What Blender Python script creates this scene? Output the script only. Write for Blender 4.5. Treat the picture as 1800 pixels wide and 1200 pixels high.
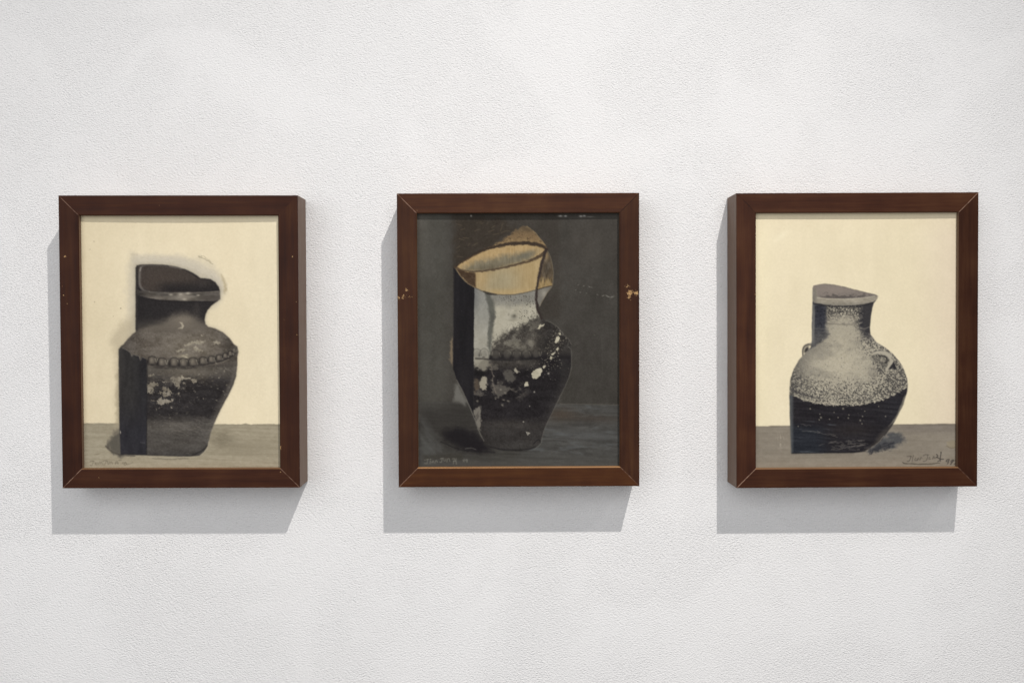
import bpy, bmesh, math
import numpy as np
from mathutils import Vector

for o in list(bpy.data.objects):
    bpy.data.objects.remove(o, do_unlink=True)
scene = bpy.context.scene
COL = scene.collection

# ------------------------------------------------------------------ camera
CAM_Z = 1.50                     # lens height above the floor
CAM_D = 1.035                    # lens to wall
cam_data = bpy.data.cameras.new('camera')
cam_data.sensor_width = 36.0
cam_data.lens = 36.0
cam_data.clip_start = 0.02
cam_data.clip_end = 50.0
cam = bpy.data.objects.new('camera', cam_data)
cam.location = (0.0, -CAM_D, CAM_Z)
cam.rotation_euler = (math.radians(90.0 - 1.273), 0.0, math.radians(-0.541))
COL.objects.link(cam)
scene.camera = cam

# ------------------------------------------------------------------ light: white room, two ceiling track spots
world = bpy.data.worlds.new('World')
scene.world = world
world.use_nodes = True
bg = world.node_tree.nodes['Background']
bg.inputs['Color'].default_value = (0.985, 0.985, 1.0, 1.0)
bg.inputs['Strength'].default_value = 0.14


def spot(name, loc, aim, power, colour, size, blend, radius):
    d = bpy.data.lights.new(name, 'SPOT')
    d.energy = power
    d.color = colour
    d.spot_size = math.radians(size)
    d.spot_blend = blend
    d.shadow_soft_size = radius
    o = bpy.data.objects.new(name, d)
    o.location = loc
    o.rotation_euler = (Vector(aim) - Vector(loc)).to_track_quat('-Z', 'Y').to_euler()
    COL.objects.link(o)
    return o


spot('track_spotlight', (0.60, -1.50, CAM_Z + 1.73), (-0.31, 0.0, CAM_Z - 1.12), 186.0, (1.0, 0.962, 0.925), 60, 1.0, 0.018)
spot('track_spotlight', (1.86, -1.50, CAM_Z + 1.73), (1.05, 0.0, CAM_Z - 0.25), 18.0, (1.0, 0.95, 0.90), 60, 1.0, 0.03)

# the broad glow of the lit gallery across from the wall
ad = bpy.data.lights.new('gallery_glow', 'AREA')
ad.shape = 'RECTANGLE'
ad.size, ad.size_y = 4.2, 2.6
ad.energy = 67.0
ad.color = (0.985, 0.985, 1.0)
area = bpy.data.objects.new('gallery_glow', ad)
area.location = (-0.60, -2.9, CAM_Z + 0.60)
area.rotation_euler = (Vector((0, 0, CAM_Z)) - Vector(area.location)).to_track_quat('-Z', 'Y').to_euler()
COL.objects.link(area)

scene.view_settings.view_transform = 'Standard'
scene.view_settings.look = 'None'
scene.view_settings.exposure = 0.0
scene.view_settings.gamma = 1.0
scene.view_settings.use_curve_mapping = False
scene.render.engine = 'CYCLES'


# ------------------------------------------------------------------ node helpers
def new_mat(name):
    m = bpy.data.materials.new(name)
    m.use_nodes = True
    nt = m.node_tree
    return m, nt, nt.nodes['Principled BSDF']


class Nodes:
    def __init__(self, nt):
        self.nt = nt

    def add(self, kind, **kw):
        n = self.nt.nodes.new(kind)
        for k, v in kw.items():
            setattr(n, k, v)
        return n

    def link(self, a, b):
        self.nt.links.new(a, b)

    def val(self, sock, v):
        if isinstance(v, bpy.types.NodeSocket):
            self.link(v, sock)
        else:
            sock.default_value = v

    def math(self, op, a, b=0.0, c=None, clamp=False):
        n = self.add('ShaderNodeMath', operation=op)
        n.use_clamp = clamp
        self.val(n.inputs[0], a)
        self.val(n.inputs[1], b)
        if c is not None:
            self.val(n.inputs[2], c)
        return n.outputs[0]

    def noise(self, vec, scale, detail=2.0, rough=0.5, distort=0.0):
        n = self.add('ShaderNodeTexNoise')
        self.link(vec, n.inputs['Vector'])
        n.inputs['Scale'].default_value = scale
        n.inputs['Detail'].default_value = detail
        n.inputs['Roughness'].default_value = rough
        n.inputs['Distortion'].default_value = distort
        return n.outputs['Fac']

    def mapping(self, vec, loc=(0, 0, 0), rot=(0, 0, 0), scale=(1, 1, 1)):
        n = self.add('ShaderNodeMapping')
        self.link(vec, n.inputs['Vector'])
        n.inputs['Location'].default_value = loc
        n.inputs['Rotation'].default_value = rot
        n.inputs['Scale'].default_value = scale
        return n.outputs['Vector']

    def smooth(self, v, lo, hi, a=0.0, b=1.0):
        n = self.add('ShaderNodeMapRange', interpolation_type='SMOOTHSTEP')
        self.val(n.inputs['Value'], v)
        for k, x in (('From Min', lo), ('From Max', hi), ('To Min', a), ('To Max', b)):
            self.val(n.inputs[k], x)
        return n.outputs['Result']

    def mix(self, fac, a, b):
        n = self.add('ShaderNodeMix', data_type='RGBA')
        self.val(n.inputs['Factor'], fac)
        cols = [i for i in n.inputs if i.type == 'RGBA']
        self.val(cols[0], a)
        self.val(cols[1], b)
        return [o for o in n.outputs if o.type == 'RGBA'][0]


def rgb(r, g, b):
    """8-bit picture value to a linear colour"""
    f = lambda v: (v / 255.0 / 12.92) if v / 255.0 <= 0.04045 else ((v / 255.0 + 0.055) / 1.055) ** 2.4
    return (f(r), f(g), f(b), 1.0)


# ------------------------------------------------------------------ wall
def wall_material():
    m, nt, b = new_mat('rolled_white_wall_paint')
    N = Nodes(nt)
    co = N.add('ShaderNodeTexCoord').outputs['Object']
    tint = N.noise(co, 3.0, 3.0, 0.6)
    base = N.mix(N.smooth(tint, 0.3, 0.7), (0.809, 0.804, 0.799, 1), (0.814, 0.811, 0.808, 1))
    # rare specks of grit caught in the paint
    vo = N.add('ShaderNodeTexVoronoi', feature='F1')
    N.link(co, vo.inputs['Vector'])
    vo.inputs['Scale'].default_value = 16.0
    vo.inputs['Randomness'].default_value = 1.0
    speck = N.smooth(vo.outputs['Distance'], 0.016, 0.03, 1.0, 0.0)
    pick = N.add('ShaderNodeSeparateColor')
    N.link(vo.outputs['Color'], pick.inputs[0])
    speck = N.math('MULTIPLY', speck, N.smooth(pick.outputs[0], 0.90, 0.93))
    base = N.mix(N.math('MULTIPLY', speck, 0.4), base, (0.42, 0.41, 0.40, 1))
    N.link(base, b.inputs['Base Color'])
    b.inputs['Roughness'].default_value = 0.72
    b.inputs['Specular IOR Level'].default_value = 0.12
    # orange-peel of the roller, smoother in patches where filler was sanded
    tilt = N.mapping(co, rot=(0.0, math.radians(28), 0.0), scale=(1.0, 1.0, 1.7))
    warp = N.noise(tilt, 440.0, 3.0, 0.55, 0.25)
    fine = N.noise(tilt, 620.0, 2.0, 0.5)
    patch = N.smooth(N.noise(co, 8.0, 3.0, 0.55, 0.6), 0.38, 0.56, 0.74, 1.0)
    h = N.math('ADD', N.math('MULTIPLY', warp, 1.0), N.math('MULTIPLY', fine, 0.35))
    h = N.math('MULTIPLY', N.math('SUBTRACT', h, 0.675), patch)
    wave = N.noise(co, 7.0, 2.0, 0.5)
    h = N.math('ADD', h, N.math('MULTIPLY', wave, 0.5))
    bump = N.add('ShaderNodeBump')
    bump.inputs['Strength'].default_value = 1.0
    bump.inputs['Distance'].default_value = 0.0014
    N.link(h, bump.inputs['Height'])
    N.link(bump.outputs['Normal'], b.inputs['Normal'])
    return m


def box_mesh(name, x0, x1, y0, y1, z0, z1):
    v = [(x, y, z) for x in (x0, x1) for y in (y0, y1) for z in (z0, z1)]
    f = [(0, 1, 3, 2), (4, 6, 7, 5), (0, 4, 5, 1), (2, 3, 7, 6), (0, 2, 6, 4), (1, 5, 7, 3)]
    me = bpy.data.meshes.new(name)
    me.from_pydata(v, [], f)
    return me


me = box_mesh('wall', -2.6, 2.6, 0.0, 0.12, 0.0, 3.6)
me.materials.append(wall_material())
wall = bpy.data.objects.new('wall', me)
COL.objects.link(wall)
wall['kind'] = 'structure'
wall['label'] = 'plain white rolled plaster wall behind the framed pictures'


# ------------------------------------------------------------------ frames
DEPTH = 0.0417       # box frame, front to wall
RAIL = 0.0192        # face width of each rail
LIP = 0.0054         # picture set back from the face
EMBED = 0.0004       # frame back pressed into the wall paint


def wood_material(name, W, H, axis, side, tone, seed, mitres, chips, wear=0.0):
    """axis 0 = rail along x, 2 = along z; mitres = strength at the four corners
    (top left, top right, bottom left, bottom right), negative = dark open joint"""
    m, nt, b = new_mat(name)
    N = Nodes(nt)
    co = N.add('ShaderNodeTexCoord').outputs['Object']
    sep = N.add('ShaderNodeSeparateXYZ')
    N.link(co, sep.inputs[0])
    x, y, z = sep.outputs
    sc = (0.045, 1.0, 1.0) if axis == 0 else (1.0, 1.0, 0.045)
    gv = N.mapping(co, loc=(seed * 1.7, seed * 0.9, seed * 2.3), scale=sc)
    grain = N.noise(gv, 620.0, 4.0, 0.6, 0.25)
    broad = N.noise(gv, 120.0, 3.0, 0.55, 0.5)
    cloud = N.noise(N.mapping(co, loc=(seed, 0, seed)), 26.0, 3.0, 0.55)
    g = N.math('ADD', N.math('MULTIPLY', grain, 0.30), N.math('ADD', N.math('MULTIPLY', broad, 0.45), N.math('MULTIPLY', cloud, 0.40)))
    dark, mid, light = tone
    ra = N.add('ShaderNodeValToRGB')
    cr = ra.color_ramp
    cr.elements[0].position = 0.40; cr.elements[0].color = dark
    cr.elements[1].position = 0.76; cr.elements[1].color = light
    e = cr.elements.new(0.57); e.color = mid
    N.link(g, ra.inputs[0])
    colour = ra.outputs[0]
    # the sides of the box are dustier and less stained than the face
    back = N.smooth(y, -DEPTH + 0.0004, -DEPTH + 0.0009)
    dusty = N.mix(grain, (0.150, 0.092, 0.060, 1), (0.225, 0.145, 0.100, 1))
    colour = N.mix(N.math('MULTIPLY', back, 0.85), colour, dusty)
    # rubbed joint lines at the mitres
    wob = N.noise(co, 300.0, 2.0)
    jag = N.math('MULTIPLY', N.math('SUBTRACT', wob, 0.5), 0.0006)
    front = N.smooth(y, -DEPTH + 0.0004, -DEPTH + 0.0012, 1.0, 0.0)
    for k, s in enumerate(mitres):
        if not s:
            continue
        cx = -W / 2 if k in (0, 2) else W / 2
        cz = H if k < 2 else 0.0
        dx = N.math('ABSOLUTE', N.math('SUBTRACT', x, cx))
        dz = N.math('ABSOLUTE', N.math('SUBTRACT', z, cz))
        dist = N.math('ABSOLUTE', N.math('ADD', N.math('SUBTRACT', dx, dz), jag))
        ln = N.smooth(dist, 0.00022, 0.00062, 1.0, 0.0)
        near = N.smooth(N.math('ADD', dx, dz), 2 * RAIL * 1.02, 2 * RAIL * 1.06, 1.0, 0.0)
        worn = N.smooth(N.noise(co, 150.0 + 20 * k, 2.0), 0.36, 0.56, 0.30, 1.0)
        fac = N.math('MULTIPLY', N.math('MULTIPLY', ln, near), N.math('MULTIPLY', worn, front))
        colour = N.mix(N.math('MULTIPLY', fac, abs(s)), colour, rgb(152, 122, 104) if s > 0 else (0.004, 0.002, 0.002, 1))
    # stain rubbed off the sight edge of the lower rail
    if wear:
        sight = N.smooth(z, RAIL - 0.0013, RAIL - 0.0008)
        rub = N.smooth(N.noise(N.mapping(co, scale=(0.12, 1, 1)), 220.0, 3.0, 0.6), 0.25, 0.5, 0.55, 1.0)
        colour = N.mix(N.math('MULTIPLY', N.math('MULTIPLY', sight, rub), wear), colour, rgb(158, 118, 80))
    # chips down to bare wood
    if chips:
        frag = N.noise(co, 1500.0, 3.0, 0.65, 0.6)
        frag2 = N.noise(N.mapping(co, loc=(.3, .1, .7)), 520.0, 3.0, 0.6, 0.6)
        ff = N.math('ADD', N.math('MULTIPLY', frag, 0.55), N.math('MULTIPLY', frag2, 0.45))
        tot = None
        for (px, pz, rx, rz, dens) in chips:
            u = N.math('DIVIDE', N.math('SUBTRACT', x, px), rx)
            v = N.math('DIVIDE', N.math('SUBTRACT', z, pz), rz)
            q = N.math('SQRT', N.math('ADD', N.math('MULTIPLY', u, u), N.math('MULTIPLY', v, v)))
            th = N.math('ADD', N.math('SUBTRACT', ff, N.math('MULTIPLY', q, 0.30)), dens)
            k_ = N.smooth(th, 0.44, 0.50)
            tot = k_ if tot is None else N.math('MAXIMUM', tot, k_)
        chipc = N.mix(frag, rgb(150, 106, 62), rgb(205, 172, 124))
        near_face = N.smooth(y, -DEPTH + 0.0012, -DEPTH + 0.0022, 1.0, 0.0)
        colour = N.mix(N.math('MULTIPLY', N.math('MULTIPLY', tot, near_face), 0.92), colour, chipc)
    # fine light nicks
    vo = N.add('ShaderNodeTexVoronoi', feature='F1')
    N.link(N.mapping(co, loc=(seed * 3.1, 0, seed * 1.3)), vo.inputs['Vector'])
    vo.inputs['Scale'].default_value = 85.0
    pk = N.add('ShaderNodeSeparateColor')
    N.link(vo.outputs['Color'], pk.inputs[0])
    nick = N.math('MULTIPLY', N.smooth(vo.outputs['Distance'], 0.020, 0.05, 1.0, 0.0), N.smooth(pk.outputs[0], 0.93, 0.95))
    colour = N.mix(N.math('MULTIPLY', nick, 0.55), colour, rgb(150, 110, 80))
    N.link(colour, b.inputs['Base Color'])
    b.inputs['Specular IOR Level'].default_value = 0.09
    rg = N.smooth(grain, 0.3, 0.7, 0.36, 0.50)
    N.link(rg, b.inputs['Roughness'])
    bump = N.add('ShaderNodeBump')
    bump.inputs['Strength'].default_value = 0.35
    bump.inputs['Distance'].default_value = 0.00012
    N.link(grain, bump.inputs['Height'])
    N.link(bump.outputs['Normal'], b.inputs['Normal'])
    return m


def arc(cx, cy, r, a0, a1, n):
    return [(cx + r * math.cos(math.radians(a0 + (a1 - a0) * i / n)), cy + r * math.sin(math.radians(a0 + (a1 - a0) * i / n))) for i in range(n + 1)]


def rail_profile():
    """closed section: u = distance in from the outer edge, y = out from the wall (negative)"""
    d, w = DEPTH, RAIL
    rb, rf = 0.0017, 0.0004
    p = []
    p += arc(rb, -rb, rb, 90, 180, 4)                      # outer back edge, eased
    p += arc(rf, -d + rf, rf, 180, 270, 3)                 # outer front edge
    p += [(w - 0.0008, -d), (w - 0.0002, -d + 0.0004), (w, -d + 0.0012)]      # inner front edge, rubbed off
    p += [(w, -d + LIP), (w - 0.007, -d + LIP), (w - 0.007, 0.0)]
    return p


def rail_mesh(name, W, H, side):
    prof = rail_profile()
    n = len(prof)
    L = W if side in ('top', 'bottom') else H
    me = bpy.data.meshes.new(name)
    verts, faces = [], []
    steps = 2
    for s in range(steps):
        for (u, y) in prof:
            t = u if s == 0 else L - u
            if side == 'top':
                verts.append((-W / 2 + t, y, H - u))
            elif side == 'bottom':
                verts.append((-W / 2 + t, y, u))
            elif side == 'left':
                verts.append((-W / 2 + u, y, t))
            else:
                verts.append((W / 2 - u, y, t))
    for i in range(n):
        j = (i + 1) % n
        faces.append((i, j, n + j, n + i))
    faces.append(tuple(range(n)))
    faces.append(tuple(range(2 * n - 1, n - 1, -1)))
    me.from_pydata(verts, [], faces)
    bm = bmesh.new()
    bm.from_mesh(me)
    bmesh.ops.recalc_face_normals(bm, faces=bm.faces)
    bm.to_mesh(me)
    bm.free()
    for p in me.polygons:
        p.use_smooth = False
    return me


def picture_material(name, seed, gloss):
    m, nt, b = new_mat(name)
    N = Nodes(nt)
    at = N.add('ShaderNodeAttribute', attribute_name='paint')
    N.link(at.outputs['Color'], b.inputs['Base Color'])
    co = N.add('ShaderNodeTexCoord').outputs['Object']
    br = N.noise(N.mapping(co, loc=(seed, 0, 0), rot=(0, 0.5, 0), scale=(1, 1, 2.2)), 420.0, 4.0, 0.6, 0.4)
    b.inputs['Roughness'].default_value = gloss
    b.inputs['Specular IOR Level'].default_value = 0.10
    bump = N.add('ShaderNodeBump')
    bump.inputs['Strength'].default_value = 0.3
    bump.inputs['Distance'].default_value = 0.00012
    N.link(br, bump.inputs['Height'])
    N.link(bump.outputs['Normal'], b.inputs['Normal'])
    return m


LIGHT_ON_PICTURE = 1.035       # picture values to paint reflectance


def picture_mesh(name, W, H, quad, painter, seed, bow):
    """fine grid painted per vertex; quad = drawing-unit corners (tl, tr, br, bl) of the sheet"""
    ov = 0.004
    x0, x1 = -W / 2 + RAIL - ov, W / 2 - RAIL + ov
    z0, z1 = RAIL - ov, H - RAIL + ov
    nx, nz = 410, 512
    U, V = np.meshgrid(np.linspace(0, 1, nx), np.linspace(0, 1, nz))
    tl, tr, br, bl = [np.array(q, float) for q in quad]
    PX = (tl[0] * (1 - U) + tr[0] * U) * (1 - V) + (bl[0] * (1 - U) + br[0] * U) * V
    PY = (tl[1] * (1 - U) + tr[1] * U) * (1 - V) + (bl[1] * (1 - U) + br[1] * U) * V
    c = Canvas(PX, PY, seed)
    painter(c)
    im = np.clip(c.img, 4, 250) / 255.0
    lin = np.where(im <= 0.04045, im / 12.92, ((im + 0.055) / 1.055) ** 2.4)
    lin = np.clip(lin / LIGHT_ON_PICTURE - 0.002, 0.0025, 0.9)
    xs = x0 + (x1 - x0) * U
    zs = z1 + (z0 - z1) * V
    ys = -DEPTH + LIP + 0.0002 + bow * (1 - (2 * U - 1) ** 2) * ((1 - V) ** 3)
    co = np.stack([xs, ys, zs], -1).reshape(-1, 3).astype(np.float32)
    idx = np.arange(nx * nz).reshape(nz, nx)
    quads = np.stack([idx[:-1, :-1], idx[1:, :-1], idx[1:, 1:], idx[:-1, 1:]], -1).reshape(-1, 4)
    me = bpy.data.meshes.new(name)
    me.vertices.add(len(co))
    me.vertices.foreach_set('co', co.ravel())
    me.loops.add(quads.size)
    me.loops.foreach_set('vertex_index', quads.ravel().astype(np.int32))
    me.polygons.add(len(quads))
    me.polygons.foreach_set('loop_start', (np.arange(len(quads)) * 4).astype(np.int32))
    me.update(calc_edges=True)
    me.polygons.foreach_set('use_smooth', np.ones(len(quads), bool))
    a = me.color_attributes.new('paint', 'FLOAT_COLOR', 'POINT')
    rgba = np.ones((nx * nz, 4), np.float32)
    rgba[:, :3] = lin.reshape(-1, 3)
    a.data.foreach_set('color', rgba.ravel())
    return me


def framed_picture(label, xc, zc, W, H, roll, tilt, tone, mitres, chips, quad, painter, picture_label, seed, bow, wear):
    root = bpy.data.objects.new('framed_picture', None)
    root.empty_display_size = 0.05
    COL.objects.link(root)
    root.location = (xc + roll * H / 2, EMBED, CAM_Z + zc - H / 2)
    root.rotation_euler = (tilt, -roll, 0.0)
    root['label'] = label
    root['category'] = 'picture'
    root['group'] = 'framed jar paintings hung in a row'
    k0 = 0
    for side in ('top', 'bottom', 'left', 'right'):
        me = rail_mesh('frame_rail', W, H, side)
        ax = 0 if side in ('top', 'bottom') else 2
        me.materials.append(wood_material('stained_frame_wood', W, H, ax, side, tone[side], seed + k0 * 0.37, mitres, chips.get(side, []), wear if side == 'bottom' else 0.0))
        o = bpy.data.objects.new('frame_rail', me)
        o.parent = root
        COL.objects.link(o)
        k0 += 1
    me = picture_mesh('painting', W, H, quad, painter, int(seed * 10), bow)
    me.materials.append(picture_material('painted_sheet', seed, 0.55))
    o = bpy.data.objects.new('painting', me)
    o.parent = root
    o['label'] = picture_label
    COL.objects.link(o)
    r7 = RAIL - 0.0065
    me = box_mesh('backing_board', -W / 2 + r7, W / 2 - r7, -DEPTH + LIP + 0.0022, -DEPTH + LIP + 0.0056, r7, H - r7)
    bm_, nt, b = new_mat('grey_backing_card')
    b.inputs['Base Color'].default_value = (0.20, 0.17, 0.13, 1)
    b.inputs['Roughness'].default_value = 0.85
    me.materials.append(bm_)
    o = bpy.data.objects.new('backing_board', me)
    o.parent = root
    COL.objects.link(o)
    return root


def tones(k, hue=(1.0, 1.0, 1.0)):
    def t(f):
        mk = lambda c: (c[0] * f * k * hue[0], c[1] * f * k * hue[1], c[2] * f * k * hue[2], 1.0)
        return mk((0.028, 0.0090, 0.0050)), mk((0.047, 0.0160, 0.0078)), mk((0.072, 0.0285, 0.0125))
    return t


def mm(px, py, W, H, l, r, t, b):
    """chip position in drawing units to frame millimetres"""
    return ((px - l) / (r - l) * W - W / 2, (b - py) / (b - t) * H)


def chip_list(W, H, box, items):
    s = W / (box[1] - box[0])
    out = []
    for (px, py, rx, ry, dens) in items:
        x, z = mm(px, py, W, H, *box)
        out.append((x, z, rx * s, ry * s, dens))
    return out
# ------------------------------------------------------------------ painting toolkit
# Each picture is painted into the colour attribute of a fine grid: smooth shapes,
# brush strokes, stipple and flecks, all computed here with numpy.  Coordinates are
# the picture's own drawing units (x right, y down).
class Canvas:
    def __init__(self, X, Y, seed):
        self.X, self.Y = X, Y
        self.rng = np.random.RandomState(seed)
        self.img = np.zeros(X.shape + (3,))
        self._wob = {}

    def wobble(self, size):
        """a cached noise field, shifted at random each time it is used"""
        key = round(size)
        if key not in self._wob:
            self._wob[key] = self.noise(size, seed=977 + key)
        f = self._wob[key]
        return np.roll(f, (self.rng.randint(f.shape[0]), self.rng.randint(f.shape[1])), (0, 1))

    def noise(self, sx, sy=None, octaves=3, angle=0.0, seed=None):
        """smooth fractal noise, about -1..1, feature size sx by sy drawing units"""
        sy = sy or sx
        r = np.random.RandomState(seed if seed is not None else self.rng.randint(1 << 30))
        ca, sa = math.cos(angle), math.sin(angle)
        U = (self.X * ca + self.Y * sa)
        V = (-self.X * sa + self.Y * ca)
        U = U - U.min(); V = V - V.min()
        out = np.zeros_like(U); amp = 1.0; tot = 0.0
        for o in range(octaves):
            u = U / sx * (2 ** o); v = V / sy * (2 ** o)
            nu, nv = int(u.max()) + 3, int(v.max()) + 3
            lat = r.uniform(-1, 1, (nv, nu))
            i = u.astype(int); j = v.astype(int)
            fu = u - i; fv = v - j
            fu = fu * fu * (3 - 2 * fu); fv = fv * fv * (3 - 2 * fv)
            out += amp * ((lat[j, i] * (1 - fu) + lat[j, i + 1] * fu) * (1 - fv)
                          + (lat[j + 1, i] * (1 - fu) + lat[j + 1, i + 1] * fu) * fv)
            tot += amp * amp; amp *= 0.55
        return out / math.sqrt(tot) * 1.6

    def grit(self, passes=1, ang=None):
        """fine irregular grain, about unit variance"""
        w = self.rng.normal(size=self.X.shape)
        for _ in range(passes):
            w = (w + np.roll(w, 1, 0) + np.roll(w, 1, 1) + np.roll(w, (1, 1), (0, 1))) / 4
        return w / w.std()

    @staticmethod
    def smooth(pts, closed=True, n=6):
        p = np.array(pts, float); m = len(p); out = []
        rng = range(m) if closed else range(m - 1)
        for k in rng:
            if closed:
                a, b, c, d = p[(k - 1) % m], p[k], p[(k + 1) % m], p[(k + 2) % m]
            else:
                a, b, c, d = p[max(k - 1, 0)], p[k], p[k + 1], p[min(k + 2, m - 1)]
            for t in np.linspace(0, 1, n, endpoint=False):
                out.append(0.5 * ((2 * b) + (c - a) * t + (2 * a - 5 * b + 4 * c - d) * t * t
                                  + (-a + 3 * b - 3 * c + d) * t ** 3))
        if not closed:
            out.append(p[-1])
        return np.array(out)

    def poly(self, pts, soft=1.2, wob=0.0, wsize=6, curve=False, n=5):
        """coverage mask 0..1 of a closed outline"""
        p = self.smooth(pts, True, n) if curve else np.array(pts, float)
        X, Y = self.X, self.Y
        if wob:
            X = X + self.wobble(wsize) * wob; Y = Y + self.wobble(wsize) * wob
        pad = soft * 3 + abs(wob) * 2 + 2
        x0, y0 = p.min(0) - pad; x1, y1 = p.max(0) + pad
        sel = (X > x0) & (X < x1) & (Y > y0) & (Y < y1)
        out = np.zeros_like(X)
        if not sel.any():
            return out
        x, y = X[sel], Y[sel]
        d2 = np.full(x.shape, 1e9); ins = np.zeros(x.shape, bool)
        for k in range(len(p)):
            ax, ay = p[k]; bx, by = p[(k + 1) % len(p)]
            ex, ey = bx - ax, by - ay
            L = ex * ex + ey * ey + 1e-12
            t = np.clip(((x - ax) * ex + (y - ay) * ey) / L, 0, 1)
            d2 = np.minimum(d2, (x - ax - t * ex) ** 2 + (y - ay - t * ey) ** 2)
            if ay != by:
                c = ((ay > y) != (by > y)) & (x < ex * (y - ay) / (by - ay) + ax)
                ins ^= c
        s = np.sqrt(d2) * np.where(ins, 1, -1)
        v = np.clip(s / soft * 0.5 + 0.5, 0, 1)
        out[sel] = v * v * (3 - 2 * v)
        return out

    def line(self, pts, width=1.5, soft=1.0, curve=True, taper=0.0, wob=0.0):
        """mask of a brush or pen stroke; width may be a list per point"""
        p0 = np.array(pts, float)
        ws = np.array(width if hasattr(width, '__len__') else [width] * len(p0), float)
        if curve and len(p0) > 2:
            q = self.smooth(np.column_stack([p0, ws]), False, 5)
        else:
            q = np.column_stack([p0, ws])
        if taper:
            s = np.linspace(0, 1, len(q))
            q[:, 2] *= 1 - taper * np.abs(2 * s - 1) ** 2
        X, Y = self.X, self.Y
        if wob:
            X = X + self.wobble(5) * wob; Y = Y + self.wobble(5) * wob
        pad = ws.max() + soft * 2 + 2 + wob * 2
        x0, y0 = q[:, :2].min(0) - pad; x1, y1 = q[:, :2].max(0) + pad
        sel = (X > x0) & (X < x1) & (Y > y0) & (Y < y1)
        out = np.zeros_like(X)
        if not sel.any():
            return out
        x, y = X[sel], Y[sel]; best = np.full(x.shape, -1e9)
        for k in range(len(q) - 1):
            ax, ay, aw = q[k]; bx, by, bw = q[k + 1]
            ex, ey = bx - ax, by - ay
            L = ex * ex + ey * ey + 1e-12
            t = np.clip(((x - ax) * ex + (y - ay) * ey) / L, 0, 1)
            d = np.sqrt((x - ax - t * ex) ** 2 + (y - ay - t * ey) ** 2)
            best = np.maximum(best, (aw + (bw - aw) * t) * 0.5 - d)
        v = np.clip(best / soft * 0.5 + 0.5, 0, 1)
        out[sel] = v
        return out

    def blob(self, cx, cy, rx, ry=None, ang=0.0, hard=1.0):
        """soft elliptical dab"""
        ry = ry or rx
        ca, sa = math.cos(ang), math.sin(ang)
        u = ((self.X - cx) * ca + (self.Y - cy) * sa) / rx
        v = (-(self.X - cx) * sa + (self.Y - cy) * ca) / ry
        return np.exp(-(u * u + v * v) ** hard)

    def put(self, mask, col, a=1.0):
        r = np.flatnonzero(mask.any(1)); q = np.flatnonzero(mask.any(0))
        if not len(r):
            return
        w = (slice(r[0], r[-1] + 1), slice(q[0], q[-1] + 1))
        m = np.clip(mask[w] * a, 0, 1)[..., None]
        self.img[w] = self.img[w] * (1 - m) + np.asarray(col, float) * m

    def mul(self, mask, k):
        self.img = self.img * (1 + np.clip(mask, 0, 1)[..., None] * (k - 1))

    def add(self, field):
        self.img = self.img + field[..., None]

    def flecks(self, region, n, rmin, rmax, col, var=20, a=0.9, stretch=1.0, ang=0.0):
        """n irregular chips scattered where region is high"""
        w = region.ravel(); w = np.cumsum(w); w /= w[-1]
        idx = np.searchsorted(w, self.rng.rand(n))
        for k in idx:
            cx, cy = self.X.ravel()[k], self.Y.ravel()[k]
            r = rmin + (rmax - rmin) * self.rng.rand() ** 2.5
            m = self.rng.randint(5, 8)
            th = np.sort(self.rng.rand(m) * 2 * math.pi)
            rr = r * self.rng.uniform(.5, 1.2, m)
            px, py = rr * np.cos(th) * stretch, rr * np.sin(th)
            ca, sa = math.cos(ang), math.sin(ang)
            pts = np.column_stack([cx + px * ca - py * sa, cy + px * sa + py * ca])
            c = np.array(col) + self.rng.uniform(-var, var)
            self.put(self.near_poly(pts, k, int(r * max(stretch, 1) * 1.6) + 4), c, a * self.rng.uniform(.5, 1))

    def near_poly(self, pts, k, pad):
        """poly() of a small outline, worked only in the cells round index k"""
        j, i = divmod(int(k), self.X.shape[1])
        w = (slice(max(j - pad, 0), j + pad), slice(max(i - pad, 0), i + pad))
        sub = Canvas.__new__(Canvas)
        sub.X, sub.Y = self.X[w], self.Y[w]
        out = np.zeros_like(self.X)
        out[w] = sub.poly(pts, 0.9)
        return out

    def dots(self, pts, col, a=0.9):
        for x, y, r in pts:
            self.put(np.clip(1.4 - np.hypot(self.X - x, self.Y - y) / r, 0, 1), col, a)


def ramp(v, a, b):
    t = np.clip((v - a) / (b - a), 0, 1)
    return t * t * (3 - 2 * t)


def script(c, strokes, col, width, a, soft=0.9, wob=0.25):
    for s in strokes:
        if len(s) == 1:
            c.dots([(s[0][0], s[0][1], width * .8)], col, a)
        else:
            c.put(c.line(s, width, soft, wob=wob), col, a * c.rng.uniform(.75, 1))


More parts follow.
